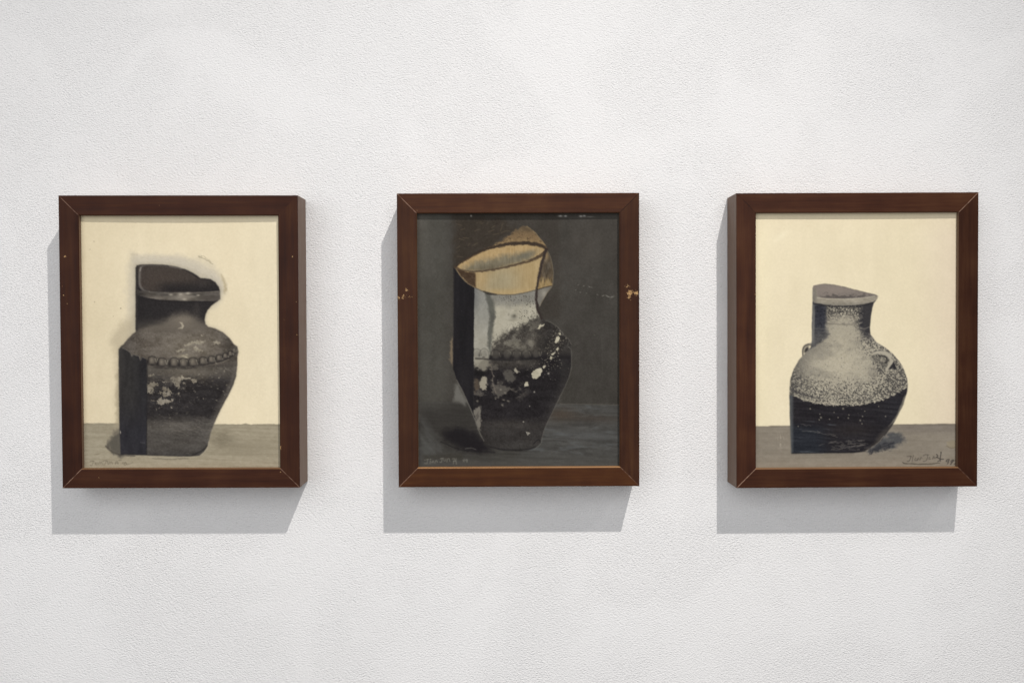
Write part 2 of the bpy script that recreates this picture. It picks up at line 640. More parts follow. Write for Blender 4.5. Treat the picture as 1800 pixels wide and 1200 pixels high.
# ------------------------------------------------------------------ picture: dark jar with flat slab, cream ground
def paint_cut_jar(c):
    X, Y = c.X, c.Y
    big = c.noise(90, seed=11)
    c.img[:] = (224, 211, 180)
    c.put(ramp(-X, -260, -140), (214, 200, 168), .55)
    c.put(ramp(X, 400, 480), (229, 218, 189), .6)
    c.put(ramp(Y, 640, 740) * ramp(X, 380, 420), (226, 212, 178), .4)
    c.add(big * 2.2 + c.noise(14, 40) * 1.3 + c.noise(3, 3, 2) * 1.2)
    c.flecks(np.ones_like(X), 34, .5, 1.3, (178, 165, 135), 14, .5)
    # table
    tl = 743 + (X - 140) * .005
    tab = ramp(Y - tl + c.noise(9, 4) * .6, -1.4, 1.4)
    stroke = c.noise(60, 3.0, 4, .03)
    tc = np.array((153, 144, 123))
    c.put(tab, tc)
    c.put(tab * ramp(Y, 785, 815), (160, 150, 129), .7)
    c.put(tab * ramp(-X, -215, -150), (160, 152, 132), .6)
    c.img += (tab * stroke * 4.5)[..., None] + (tab * c.noise(6, 3) * 3)[..., None]
    c.put(tab * np.exp(-((Y - tl - 1.5) / 2.2) ** 2), (134, 126, 106), .45)
    # smudged tone right of the foot
    c.put(tab * c.blob(392, 772, 22, 16, .2) * (.75 + .4 * c.noise(10, 5)), (117, 109, 91), .75)
    c.put(tab * c.blob(430, 785, 45, 14, .05), (139, 130, 110), .5)
    # grey repainted halo round the mouth
    halo = c.poly([(226, 452), (250, 448), (300, 447), (335, 452), (362, 456), (384, 472), (392, 492), (397, 512),
                   (388, 530), (372, 545), (366, 520), (300, 470), (240, 470), (238, 560), (228, 590), (222, 560)],
                  7, 2.5, 9, True)
    c.put(halo, (198, 189, 168), .5)
    c.put(c.line([(238, 580), (237.5, 470), (250, 461), (300, 461), (335, 470), (356, 482), (378, 490), (390, 510)], [5, 9, 9, 11, 14, 14, 12, 7], 10, wob=1.5), (172, 165, 150), .7)
    c.put(c.poly([(240, 455), (300, 452), (345, 462), (380, 482), (392, 500), (384, 500), (350, 476), (300, 462), (240, 462)],
                 4, 2, 8, True), (200, 192, 175), .35)
    for k in range(9):
        t = k / 8.0
        c.put(c.line([(236, 449 + 8 * t), (290, 449 + 9 * t), (340, 456 + 14 * t), (372, 474 + 16 * t), (385, 497 + 10 * t)],
                     .9, 1.2, wob=1.2), (182, 174, 157) if k % 2 else (217, 208, 189), .3)
    c.put(c.line([(349, 450), (358, 454), (366, 459), (374, 463)], 1.3, 1, wob=.8), (140, 131, 108), .7)
    c.put(c.line([(352, 449), (362, 453), (370, 460)], .8, .8, wob=.8), (150, 141, 116), .6)
    c.put(c.line([(388, 481), (393, 492), (396, 503), (395, 514)], [1, 3.5, 4.5, 2], 2.2, wob=.9), (172, 158, 126), .75)
    c.put(c.line([(231, 447), (240, 447)], 2.2, 2, wob=.8), (186, 175, 152), .6)
    # soft cast tone left of the jar
    c.put(c.poly([(196, 600), (206, 575), (222, 563), (240, 562), (240, 760), (208, 760), (204, 640)], 11, 2, 10, True),
          (176, 164, 138), .62)
    c.put(c.poly([(204, 660), (211, 640), (211, 745), (204, 745)], 4, 1.5, 8), (160, 148, 122), .6)
    # dark patch of table shade at the foot
    c.put(c.poly([(191, 772), (200, 758), (214, 752), (216, 800), (204, 797), (194, 790), (187, 782)], 5, 2, 6, True),
          (112, 105, 92), .9)
    c.put(c.poly([(191, 778), (201, 766), (215, 762), (216, 800), (203, 797), (193, 789)], 4, 2, 5, True), (86, 82, 74), .85)
    c.put(c.line([(186, 783), (192, 790), (202, 796), (214, 799), (236, 800.5)], 2.2, 1.4, wob=.6), (70, 65, 58), .8)

    sil = [(238, 470), (240, 466), (246, 464.6), (262, 464), (285, 464.6), (305, 467), (325, 472.5), (340, 479.5), (352, 488),
           (360, 488.5), (370, 490), (378, 495.5), (384, 503), (386.5, 511), (386.8, 525), (380, 530), (372, 536), (365, 543.5),
           (361, 552), (359.5, 561), (361, 569), (366, 573.5), (378, 576.5), (392, 583.5), (403, 593), (411, 604), (417, 608),
           (419, 617), (417, 626), (417, 640), (415, 660), (409, 678), (400, 696), (390, 714), (380, 735), (371, 757), (366.5, 775),
           (365, 783), (358, 794), (350, 800), (330, 801.8), (300, 801), (270, 800), (212, 798.5), (210, 760), (209, 700),
           (208.3, 613), (213, 606.5), (217, 604), (224, 595), (232, 587), (238, 582)]
    c.put(c.poly(sil, 9, .3, 5) * ramp(-Y, -600, -575), (150, 144, 131), .45)
    c.put(c.poly(sil, 5, .3, 5), (120, 113, 100), .35)
    S = c.poly(sil, 1.7, .15, 5)
    base = np.zeros_like(c.img); base[:] = (62, 58, 54)
    hold = c.img.copy(); c.img = base
    grain = c.noise(3, 2, 3); med = c.noise(14, 8, 4)
    # shoulder
    sh = c.poly([(200, 612), (217, 602), (226, 592), (238, 581.5), (252, 575), (270, 571), (300, 569), (340, 569), (366, 572), (392, 582), (412, 602), (425, 620),
                 (420, 650), (200, 650)], 5, .6, 8) * ramp(-Y, -650, -632)
    c.put(ramp(Y, 570, 580), (60, 55, 51))
    c.put(sh, (92, 85, 77))
    c.put(sh * c.blob(335, 606, 62, 30), (121, 113, 100), .7)
    c.put(sh * ramp(-X, -262, -215), (78, 72, 66), .75)
    c.put(sh * ramp(X, 372, 412), (72, 67, 61), .8)
    c.add(sh * (med * 8 + grain * 4 + c.grit(1) * 2.5))
    # neck
    nk = ramp(-Y, -575, -552)
    c.put(nk, (41, 38, 38))
    cone = c.poly([(302, 553), (322, 549), (340, 553), (352, 562), (362, 574), (340, 582), (280, 582), (250, 580), (272, 570), (290, 562)], 9, 1.5, 8, True)
    c.put(cone, (96, 89, 80), .9)
    c.put(cone * c.blob(320, 568, 26, 12), (118, 110, 98), .6)
    c.put(nk * c.blob(345, 545, 8, 16), (66, 61, 57), .5)
    c.put(ramp(-X, -268, -242) * nk, (36, 33, 33), .6)
    c.put(nk * ramp(-Y, -536, -524), (38, 35, 35), .7)
    # mouth interior
    mo = c.poly([(240, 468), (246, 466), (285, 466), (325, 474), (350, 489), (370, 492), (384, 504), (385, 512), (262, 511), (246, 504)], 1.5, .3)
    c.put(mo, (63, 56, 51))
    c.put(mo * c.blob(285, 490, 40, 20), (72, 63, 56), .6)
    c.put(mo * ramp(Y, 487, 508) * ramp(X, 262, 300), (36, 33, 33), .9)
    c.put(mo * ramp(X, 340, 362) * (1 - .6 * c.blob(358, 497, 14, 9)), (38, 35, 35), .85)
    c.put(mo * c.blob(357, 497, 12, 8), (58, 53, 50), .6)
    c.put(c.line([(243, 466.5), (262, 465.8), (285, 466.4), (310, 470)], 2.2, 1.5), (84, 78, 73), .75)
    c.put(c.line([(298, 467.2), (306, 468.8), (318, 472)], 1.8, 1.3), (120, 113, 105), .7)
    c.put(c.line([(250, 467), (246.2, 472), (245, 485), (245, 498), (248, 505), (254, 510), (262, 512)], [2, 3, 4, 4, 4, 3, 2], 1.6), (104, 98, 92), .9)
    c.put(c.line([(247, 470), (245.6, 475)], 2, 1.2), (158, 150, 141), .6)
    c.put(ramp(-X, -243.5, -240.5) * ramp(-Y, -584, -575), (48, 45, 43), .8)
    # rim band
    rim = c.poly([(240, 509), (252, 511), (270, 512.8), (300, 513.6), (340, 513.4), (386.5, 511), (387, 525), (380, 529.5), (355, 528.2),
                  (320, 528), (280, 526), (256, 522), (240, 516)], 1.5, .4)
    c.put(rim, (78, 73, 67))
    c.put(rim * c.blob(322, 521, 24, 8), (138, 130, 117), .75)
    c.put(rim * c.blob(276, 523, 20, 4), (118, 110, 100), .7)
    c.put(rim * ramp(-X, -262, -242), (58, 54, 51), .9)
    c.put(rim * ramp(X, 356, 380), (86, 80, 74), .6)
    c.add(rim * (c.noise(12, 4) * 7))
    c.put(c.line([(262, 512), (300, 513.6), (345, 513.3), (386, 511)], 1.1, 1.1), (138, 130, 118), .55)
    c.put(rim * c.blob(296, 517.5, 14, 2) + rim * c.blob(345, 517, 10, 2), (52, 48, 45), .6)
    c.put(c.line([(250, 523), (280, 527.6), (320, 529.6), (360, 529.8), (382, 528)], 1.6, 1.2), (34, 31, 31), .8)
    for hx, hy, rr in ((317, 516.5, 3), (330, 514.8, 2.6), (324, 525, 2.6), (300, 517, 2.5), (348, 518, 2)):
        c.put(c.blob(hx, hy, rr * 1.6, rr * .8), (178, 170, 154), .7)
    c.add((1 - rim) * nk * (c.grit(2) * 2.0))
    # highlight at the neck's foot
    c.put(c.poly([(314, 566), (321, 565), (322.5, 571), (320, 577), (313, 577), (318, 574), (319, 569)], 1.6, .6, 4), (183, 173, 152), .75)
    c.put(c.blob(322, 560, 18, 6), (128, 119, 106), .5)
    # belly below the beads
    be = ramp(Y, 639, 645)
    c.put(be, (58, 54, 51))
    c.put(be * ramp(-Y, -672, -650), (80, 75, 68), .85)
    c.put(be * c.blob(330, 655, 42, 14), (102, 95, 84), .8)
    dk = ramp(Y + med * 5, 655, 680) * ramp(-Y, -748, -722)
    c.put(dk, (42, 39, 39), .92)
    c.put(dk * ramp(-X, -300, -262) * ramp(-Y, -700, -680), (66, 62, 57), .5)
    lo = ramp(Y + c.noise(30, 8) * 4, 728, 748)
    c.put(lo, (78, 74, 69), .9)
    c.put(lo * c.blob(305, 750, 46, 9), (97, 92, 85), .65)
    c.put(lo * ramp(Y, 780, 800), (68, 65, 62), .7)
    c.put(lo * ramp(X, 335, 370) * ramp(-Y, -792, -770), (88, 84, 79), .5)
    edge = c.line([(415, 640), (412, 662), (404, 682), (393, 702), (382, 724), (372, 748), (366, 770)], [4, 7, 10, 10, 9, 7, 5], 5)
    c.put(edge, (92, 87, 80), .7)
    c.put(c.line([(412, 645), (408, 665), (399, 685)], 2.5, 2.5), (112, 105, 96), .4)
    c.add(be * (c.noise(30, 6, 4, .06) * 3.6 + grain * 4.0 + med * 3))
    c.put(be * ramp(c.noise(6, 3, 3, .1), .9, 1.6), (112, 106, 96), .28)
    for k in range(15):
        x = c.rng.uniform(282, 350); y = c.rng.uniform(736, 760)
        c.put(c.line([(x, y), (x + 16, y + c.rng.uniform(1, 6)), (x + 30, y + c.rng.uniform(0, 9))], .8, .8, wob=.5), (112, 106, 98), .45)
    # bead band
    bx = [267, 284.5, 306, 322.5, 339, 356.5, 371.5, 385, 396, 405, 412.5]
    by = [633, 636, 636, 636.5, 635.5, 633.5, 631, 628, 624.5, 620.5, 615.5]
    rs = [7.5, 7.8, 8.2, 8, 8, 7, 6.3, 5.6, 5, 4.6, 4.2]
    c.put(c.line(list(zip(bx, by)), 15, 3), (70, 65, 59), .55)
    c.put(c.line([(x, y + r + 1) for x, y, r in zip(bx, by, rs)], 2.4, 1.6, wob=.6), (38, 35, 34), .8)
    c.put(c.line([(258, 641.5), (300, 645), (345, 643.5), (380, 638), (402, 631)], 1.3, 1.2, wob=.4), (120, 112, 99), .6)
    for x, y, r in zip(bx, by, rs):
        c.put(c.blob(x - r, y + r * .35, r * .38, r * .6), (36, 33, 32), .85)
        c.put(c.blob(x, y + .5, r * .62, r * .78, 0, 2), (98, 91, 82), .9)
        c.put(c.blob(x, y + r * .9, r * .7, r * .25), (40, 37, 36), .7)
        c.put(c.blob(x - 1, y - 1.5, r * .34, r * .5), (130, 122, 108), .65)
        c.put(c.line([(x - r, y + r * .2), (x - r * .75, y - r * .75), (x, y - r * 1.05), (x + r * .75, y - r * .75), (x + r, y + r * .2)], 1.4, 1), (42, 39, 37), .75)
        c.put(c.line([(x + r * .75, y - r * .5), (x + r * 1.05, y + r * .35), (x + r * 1.3, y - r * .4)], 1.5, .9), (152, 144, 128), .75)
    c.put(c.blob(414, 612, 5, 7, .3), (82, 77, 70), .7)
    c.flecks(c.blob(412, 617, 7, 9), 16, .8, 2, (120, 113, 100), 25, .6)
    # bare clay patches
    pc = (141, 133, 118)
    for P_ in ([(299, 663), (304, 660.5), (310, 663), (318, 661), (321, 663), (320, 669), (316, 672), (315, 678), (313.5, 681.5), (307, 680.5), (306.5, 673), (303, 670)],
               [(337, 665), (345, 664.5), (345, 669), (343.5, 672), (338, 671.5)],
               [(258, 671), (270, 671.5), (277.5, 674), (277, 678), (269, 680), (267.5, 688), (262, 691), (258, 688)],
               [(286, 678), (293, 678.5), (297, 685), (301, 691), (299, 695), (289, 696), (281, 692), (279, 688), (285, 686)],
               [(276, 702), (284, 697), (291, 700), (299, 704), (304, 699), (304, 703), (297, 707), (290, 709), (283, 711), (276, 706)],
               [(266, 701), (271, 701.5), (272, 704.5), (267, 705.5)],
               [(298.5, 712.5), (304, 713), (303, 716), (298.5, 715)],
               [(261, 658), (272, 657.5), (273, 660), (263, 661.5)],
               [(281, 668), (292, 669), (293, 671), (284, 671)],
               [(309, 691), (316, 688), (316, 693), (311, 693.5)],
               [(318, 679), (322, 680), (322, 684.5), (318, 684)], [(328, 670), (325, 676), (321, 671)]):
        m = c.poly(P_, 1.1, 1.6, 3) * ramp(c.wobble(4) + .3 * c.wobble(3), -1.15, -.75)
        c.put(m, np.array(pc) + c.rng.uniform(-12, 6), .88)
        c.img += (m * (c.noise(4, 3) * 9))[..., None]
    c.put(c.line([(319, 660), (322, 662.5), (328, 664), (334, 663.5)], 2.4, 1.1, wob=.8), (180, 171, 150), .85)
    for P_ in ([(323, 606), (332, 601), (340, 599.5), (345, 597), (352, 597), (361, 598), (356, 602), (349, 604), (340, 603), (333, 607), (325, 609)],
               [(339, 609), (346, 607.5), (350, 612), (357, 613.5), (352, 617), (343, 615)],
               [(310, 614), (318, 611.5), (327, 612), (322, 616), (312, 617)], [(352, 586), (358, 587), (354, 589.5)],
               [(372, 600), (380, 598), (388, 601), (384, 604), (376, 603)]):
        m = c.poly(P_, 1.4, 1.3, 3)
        c.put(m, (150, 142, 125), .85); c.img += (m * c.noise(3) * 9)[..., None]
    c.put(c.blob(322, 625, 12, 2.5), (170, 161, 139), .6)
    for k in range(5):
        c.put(c.blob(c.rng.uniform(312, 332), c.rng.uniform(622, 628), 2.2, 1), (188, 178, 154), .6)
    reg = c.blob(310, 690, 60, 40) * ramp(X, 258, 262)
    c.flecks(reg, 70, .7, 2.4, (132, 125, 112), 22, .75)
    c.put(be * c.blob(300, 665, 60, 14) * ramp(c.noise(9, 5, 3), .2, 1.1), (108, 101, 90), .5)
    c.flecks(c.blob(375, 665, 26, 26), 34, .7, 2.4, (134, 127, 113), 22, .75, 1.3, .3)
    c.flecks(c.blob(386, 648, 12, 4), 10, 1, 2.6, (130, 122, 108), 18, .7)
    c.flecks(be, 50, .5, 1.2, (120, 113, 103), 20, .55)
    c.flecks(sh, 40, .5, 1.4, (140, 131, 114), 18, .5)
    c.flecks(c.blob(250, 613, 16, 8), 10, .8, 2, (138, 126, 106), 14, .5)
    # flat slab in front on the left
    sl = c.poly([(206, 610), (213, 609), (221, 613), (229, 618), (231, 624), (234, 621.5), (238, 623), (243, 624.5), (246, 631), (249, 626),
                 (254, 628), (257.5, 631), (257.5, 700), (257, 802), (206, 802)], 1.1, .3)
    c.put(sl, (50, 48, 47))
    c.put(sl * ramp(X, 228, 256), (38, 37, 39), .8)
    c.put(sl * ramp(Y, 690, 770), (43, 42, 47), .8)
    c.put(sl * ramp(-X, -222, -209) * ramp(-Y, -720, -640), (62, 59, 56), .6)
    c.img += (sl * (c.noise(8, 30, 4) * 3.2 + grain * 1.6))[..., None]
    c.put(c.line([(214, 610), (222, 614), (229, 619), (231.5, 625), (235, 621.5), (239, 624), (244, 625), (246.5, 632), (250, 627), (255, 629)], 1.0, .9), (132, 125, 113), .6)
    c.put(c.line([(258.4, 633), (258, 700), (257.4, 800)], 1.4, 1.2), (30, 29, 31), .7)
    c.put(c.blob(211.5, 759, 1.0, 2.6), (190, 182, 166), .8)
    c.put(c.line([(247, 777), (254, 777.5)], 1.3, .9), (92, 90, 92), .6)
    # foot
    c.put(c.line([(364, 783), (357, 790), (347, 795), (338, 800)], 2.6, 1.5, wob=.4), (36, 34, 33), .75)
    c.put(c.line([(212, 797.5), (270, 799.5), (310, 801), (350, 800.5)], 2.6, 1.6, wob=.4), (40, 38, 38), .7)
    body = c.img
    c.img = hold * (1 - S[..., None]) + body * S[..., None]
    c.put(c.line([(262, 803), (290, 804), (318, 803.6), (346, 803)], 1.0, .9, wob=.5), (190, 181, 160), .5)
    c.put(c.line([(268, 805), (292, 806), (330, 805.2)], 1.5, 1.2, wob=.5), (96, 90, 78), .6)
    c.put(c.line([(367, 776), (364, 788), (355, 798)], 1.3, 1.2), (178, 168, 146), .55)
    # pencilled name and small marks
    g = (104, 96, 80)
    script(c, [[(158.5, 810.5), (162, 809.8), (165.5, 810.2)], [(163.5, 810), (163.5, 814), (161, 817.5), (158.5, 816.5)],
               [(167.3, 812.5), (167, 816)], [(171, 812.5), (168.6, 815), (170.5, 816), (173, 813), (173.4, 815.8)],
               [(175.5, 811), (176, 815), (178.5, 811.5), (179.5, 815)],
               [(181, 809.8), (185, 808.8), (189, 810)], [(186.5, 809.5), (186, 813), (184, 816.3), (181, 816)],
               [(189, 811), (189.5, 815), (191.5, 814), (192, 811)], [(193.5, 815), (194, 811.5), (196.5, 812), (197.2, 815)],
               [(202.5, 815.5), (204, 810.8), (206.5, 811), (207.5, 815.5)], [(203, 813.5), (207, 813)],
               [(208.5, 808.6), (213, 808.2)], [(216.5, 811.5), (215.5, 814), (218, 814.5), (219.5, 812), (218.5, 817)],
               [(220.5, 812), (222.5, 814.5), (221, 817)], [(223, 816), (228, 814.5), (233, 812.5)]], g, 1.25, .7)
    c.put(c.blob(171, 797.5, 5, 1.1, -.2), (118, 108, 88), .6)
    c.dots([(212, 565 - 24, 1.3), (212, 541, 1.1), (199, 555, 1.0), (165, 424, 1.1), (166, 530, 1.1), (158, 438, .9)], (150, 140, 116), .6)
    c.add(c.noise(2.4, 2.4, 2) * 1.6)


# ------------------------------------------------------------------ picture: dark jar with tan cup-shaped neck
def paint_night_jar(c):
    X, Y = c.X, c.Y
    c.img[:] = (63, 60, 55)
    c.put(ramp(-X, -800, -770), (72, 70, 64), .8)
    c.put(ramp(-X, -765, -738) * ramp(-Y, -560, -400), (82, 79, 72), .55)
    c.put(ramp(X, 985, 998), (59, 56, 51), .7)
    c.put(c.poly([(797, 372), (985, 372), (985, 560), (797, 560)], 7, 2, 12), (55, 50, 44), .6)
    c.put(c.poly([(797, 378), (880, 385), (905, 402), (860, 436), (797, 470)], 9, 4, 10), (52, 45, 37), .75)
    c.put(c.blob(1035, 430, 30, 34), (70, 66, 60), .6)
    c.put(ramp(X, 992, 1006) * ramp(-Y, -470, -420), (66, 62, 57), .5)
    c.put(c.blob(1040, 640, 40, 80), (57, 54, 50), .5)
    c.add(c.noise(40, 55) * 2.8 + c.noise(12, 26, 3) * 1.5 + c.noise(9, 9, 3) * 1.0 + c.grit(2) * 1.2)
    # floor
    fl = ramp(Y - (709 + (X - 985) * .02 * (X > 985) - 4 * (X < 830)), -1.3, 1.3)
    rt = ramp(X, 900, 930)
    c.put(fl, (58, 56, 52)); c.put(fl * rt, (70, 69, 66), .9)
    st = c.noise(50, 3.2, 4, .03)
    c.img += (fl * (st * 4.5 + c.noise(12, 5) * 3))[..., None]
    c.put(fl * ramp(c.noise(26, 7, 3, .05), .3, 1.3) * rt, (88, 90, 90), .5)
    c.put(fl * ramp(c.noise(30, 6, 3, .05), .5, 1.4) * rt, (56, 54, 51), .5)
    c.put(fl * c.blob(985, 728, 30, 12), (70, 60, 50), .7)
    c.put(fl * c.blob(1050, 735, 50, 7, .05), (62, 54, 47), .55)
    c.put(fl * c.blob(1040, 765, 60, 8, .03), (88, 90, 90), .4)
    c.put(c.line([(985, 709.5), (1040, 709.8), (1092, 711)], 1.2, 1.2, wob=.4) * rt, (96, 92, 84), .6)
    c.put(fl * ramp(Y, 792, 815), (72, 71, 67), .7)
    c.put(fl * ramp(-X, -815, -780) * ramp(-Y, -740, -710), (74, 72, 67), .6)
    for k in range(26):
        x = c.rng.uniform(960, 1080); y = c.rng.uniform(722, 812)
        c.put(c.line([(x, y), (x + 12, y + c.rng.uniform(-1, 1)), (x + c.rng.uniform(18, 34), y + c.rng.uniform(-2, 2))], 1.1, 1, wob=.5),
              (96, 96, 93) if k % 3 else (55, 52, 48), .22)
    for k in range(14):
        x = c.rng.uniform(734, 752); y = c.rng.uniform(728, 770)
        c.put(c.line([(x, y), (x + 10, y + 18), (x + 26, y + 34)], c.rng.uniform(2, 5), 3, wob=.8), (88, 88, 85), .3)
    c.put(fl * c.blob(748, 790, 22, 26), (80, 80, 77), .6)
    # pool of shade on the floor, left
    c.put(c.poly([(740, 720), (775, 712), (815, 705), (850, 770), (858, 796), (830, 797), (795, 790), (765, 772), (748, 752)], 18, 3, 14, True), (46, 43, 40), .6)
    c.put(c.poly([(778, 762), (812, 752), (848, 772), (862, 792), (838, 795), (806, 787)], 9, 2, 8, True), (25, 22, 24), .9)
    c.put(c.line([(775, 776), (795, 785), (815, 791), (840, 793), (870, 794)], 1.4, 1.2, wob=.5), (20, 18, 20), .6)
    c.put(c.line([(818, 788), (828, 787), (836, 790)], 1.2, 1, wob=.5), (118, 116, 108), .55)
    # warm sliver and pale wedge left of the slab
    c.put(c.poly([(793, 596), (796, 590), (796.5, 645), (791, 630)], 3, 1, 5), (134, 116, 92), .75)
    c.put(c.poly([(800, 674), (805, 674), (820, 704), (818, 712), (806, 706), (797, 704)], 5, 1, 6), (106, 104, 98), .85)
    c.put(c.line([(736, 660), (738, 700), (737, 740)], 1.2, 1.5), (92, 90, 84), .4)

    # ---- body
    sil = [(833, 505), (944, 505), (943, 540), (950, 557), (965, 564.5), (978, 572), (988, 582), (995, 592), (1001, 597), (1004.5, 605), (1003, 613), (1004, 625),
           (1004, 640), (1001, 658), (993, 678), (984, 695), (976, 712), (966, 733), (958, 750), (952.5, 768), (950, 778), (942, 786),
           (930, 790), (910, 792.3), (880, 790.5), (862, 786), (851, 779), (845, 763), (832, 730), (832, 600)]
    S = c.poly(sil, 1.5, .15, 5)
    hold = c.img.copy(); c.img = np.zeros_like(hold); c.img[:] = (32, 29, 30)
    fine = c.noise(2.6, 2.6, 2); med = c.noise(13, 9, 4); m2 = c.noise(24, 16, 4)
    sh = ramp(-Y, -628, -610)
    c.put(sh, (62, 58, 53))
    c.put(sh * ramp(X, 940, 965), (44, 41, 39), .8)
    c.put(sh * ramp(X, 978, 1000), (56, 53, 50), .8)
    c.put(sh * ramp(med, .1, .9) * ramp(-X, -966, -930), (108, 104, 94), .8)
    c.put(ramp(Y, 606, 614) * sh * ramp(-X, -955, -930), (84, 80, 72), .5)
    c.img += (sh * (fine * 5 + c.grit(1) * 4))[..., None]
    c.put(sh * ramp(-med + .4 * fine, .5, 1.3), (36, 33, 31), .6)
    lower = ramp(Y, 728, 750)
    c.put(lower, (49, 46, 44)); c.put(lower * c.blob(895, 742, 40, 10), (66, 62, 58), .7)
    c.put(lower * c.blob(910, 785, 40, 10), (62, 60, 57), .6)
    c.put(c.line([(1001, 645), (993, 674), (978, 704), (964, 732), (954, 760)], [6, 10, 12, 12, 10], 8), (54, 51, 49), .7)
    below = ramp(Y, 628, 634)
    c.put(below * ramp(-Y, -655, -638) * ramp(-X, -960, -935), (70, 66, 60), .7)
    c.put(below * ramp(m2 + .5 * med, .55, 1.4) * ramp(-Y, -712, -690) * ramp(-X, -940, -905), (92, 87, 79), .75)
    c.img += (below * (c.noise(22, 9, 4, .08) * 4 + fine * 2.5 + c.grit(1) * 2.2))[..., None]
    c.put(below * c.blob(990, 640, 10, 30), (50, 48, 46), .6)
    # pale neck
    nm = c.poly([(826, 500), (950, 500), (945, 545), (948, 552), (936, 562), (916, 573), (892, 585), (872, 599), (866, 612), (862, 622),
                 (850, 628), (826, 628)], 5, 2.4, 5, True)
    c.put(nm, (163, 158, 141))
    c.put(nm * ramp(-Y + 3 * med, -548, -526), (116, 114, 107), .85)
    c.put(nm * ramp(-X, -866, -858), (130, 129, 122), .85)
    c.put(nm * ramp(-X, -866, -858) * ramp(Y, 545, 600), (160, 156, 141), .6)
    c.put(nm * ramp(-X, -848, -833) * ramp(-Y, -560, -520), (108, 109, 107), .7)
    stip = ramp(fine * .5 + c.grit(1) * .9, .5, 1.8)
    c.put(nm * stip * np.clip(c.blob(935, 545, 26, 26) + c.blob(915, 575, 30, 14, -.5) + c.blob(905, 524, 40, 10), 0, 1), (74, 71, 63), .85)
    c.img += (nm * (c.noise(10, 18) * 4.5 + fine * 2.4))[..., None]
    diag = c.line([(868, 602), (885, 590), (905, 580), (925, 570), (944, 556)], 9, 7, wob=2)
    c.put(diag * ramp(fine + .6 * med, -.6, .8), (46, 43, 39), .8)
    dr = c.line([(857, 516), (861, 528), (864, 545), (865, 560), (862, 580), (860, 600), (861, 616)], [8, 10, 12, 9, 8, 7, 4], 2.2, wob=1.0)
    c.put(dr, (82, 82, 75), .88); c.put(dr * ramp(Y, 540, 556) * ramp(-Y, -575, -560), (70, 69, 64), .5)
    c.put(c.blob(903, 556, 6, 5), (104, 101, 90), .75); c.put(c.blob(900, 562, 8, 1.6), (128, 123, 108), .6)
    c.put(c.blob(894, 552, 1.4, 2.5), (110, 106, 94), .6); c.put(c.blob(904, 554, 2.5, 2), (72, 69, 61), .6)
    # smears under the neck
    c.put(c.poly([(833, 626), (858, 626), (862, 640), (855, 652), (838, 648), (833, 640)], 4, 2, 5), (142, 137, 122), .75)
    c.put(c.poly([(833, 644), (846, 652), (858, 650), (850, 662), (833, 660)], 3, 2, 4), (22, 20, 20), .85)
    c.put(c.poly([(843, 670), (850, 661), (856, 664), (855, 682), (849, 686), (842, 680)], 2.5, 1.5, 4), (164, 157, 138), .85)
    c.put(c.poly([(833, 664), (842, 668), (842, 682), (834, 690)], 3, 1.5, 4), (92, 80, 66), .7)
    c.put(c.poly([(884, 652), (898, 650), (906, 658), (904, 668), (893, 672), (886, 664)], 3, 1.6, 4), (96, 92, 84), .7)
    c.put(c.poly([(902, 648), (906, 646), (910, 652), (914, 653), (907, 655)], 1.6, .8, 3), (166, 160, 142), .85)
    c.put(c.poly([(862, 678), (874, 672), (888, 676), (900, 682), (890, 688), (878, 696), (868, 694)], 2.5, 2.5, 4), (98, 93, 85), .7)
    for x, y in ((865, 668), (868, 660), (888, 690), (880, 684), (862, 648), (871, 700), (885, 702), (893, 704), (883, 711), (839, 704)):
        c.put(c.blob(x, y, c.rng.uniform(1.5, 3), c.rng.uniform(1, 2), c.rng.rand()), (136, 130, 116), .7)
    c.put(c.line([(862, 640), (866, 655), (866, 672), (872, 690)], 1.2, 1, wob=.8), (128, 118, 104), .6)
    # scallops
    for x, y, r in ((838, 620, 8), (851, 620, 8.5), (871, 622, 9), (891, 621, 9), (908, 621.5, 8.5), (925, 621, 8), (942, 620.5, 7.5)):
        k = 1 if x > 860 else .5
        c.put(c.blob(x, y + 1, r * .8, r * .85, 0, 2), (80, 76, 69), .6 * k)
        c.put(c.blob(x - r, y + 4, r * .3, r * .45), (30, 28, 27), .7 * k)
        c.put(c.line([(x - r, y + r * .5), (x - r * .8, y - r * .5), (x, y - r), (x + r * .8, y - r * .5), (x + r, y + r * .5)], 1.3, 1.2), (38, 35, 33), .7 * k)
        c.put(c.line([(x + r * .72, y - 3), (x + r, y + 4), (x + r * 1.3, y - 3)], 1.3, 1), (122, 117, 104), .6 * k)
    c.put(c.line([(836, 629), (870, 631), (905, 632), (950, 628)], 2, 1.5, wob=.4), (26, 24, 24), .8)
    c.put(c.line([(880, 613), (915, 614), (950, 613)], 1.1, 1, wob=.4), (96, 91, 80), .5)
    c.put(c.blob(905, 604, 22, 4, .05), (112, 107, 95), .5); c.put(c.blob(932, 600, 9, 5, .2), (118, 113, 102), .7)
    c.put(c.blob(936, 588, 8, 6), (92, 88, 80), .6)
    c.put(ramp(-Y, -640, -560) * c.grit(1).clip(0, 3) / 3 * S * ramp(Y, 575, 590) * ramp(-X, -960, -940), (132, 127, 115), .5)
    # pale crust
    wc = (180, 174, 152)
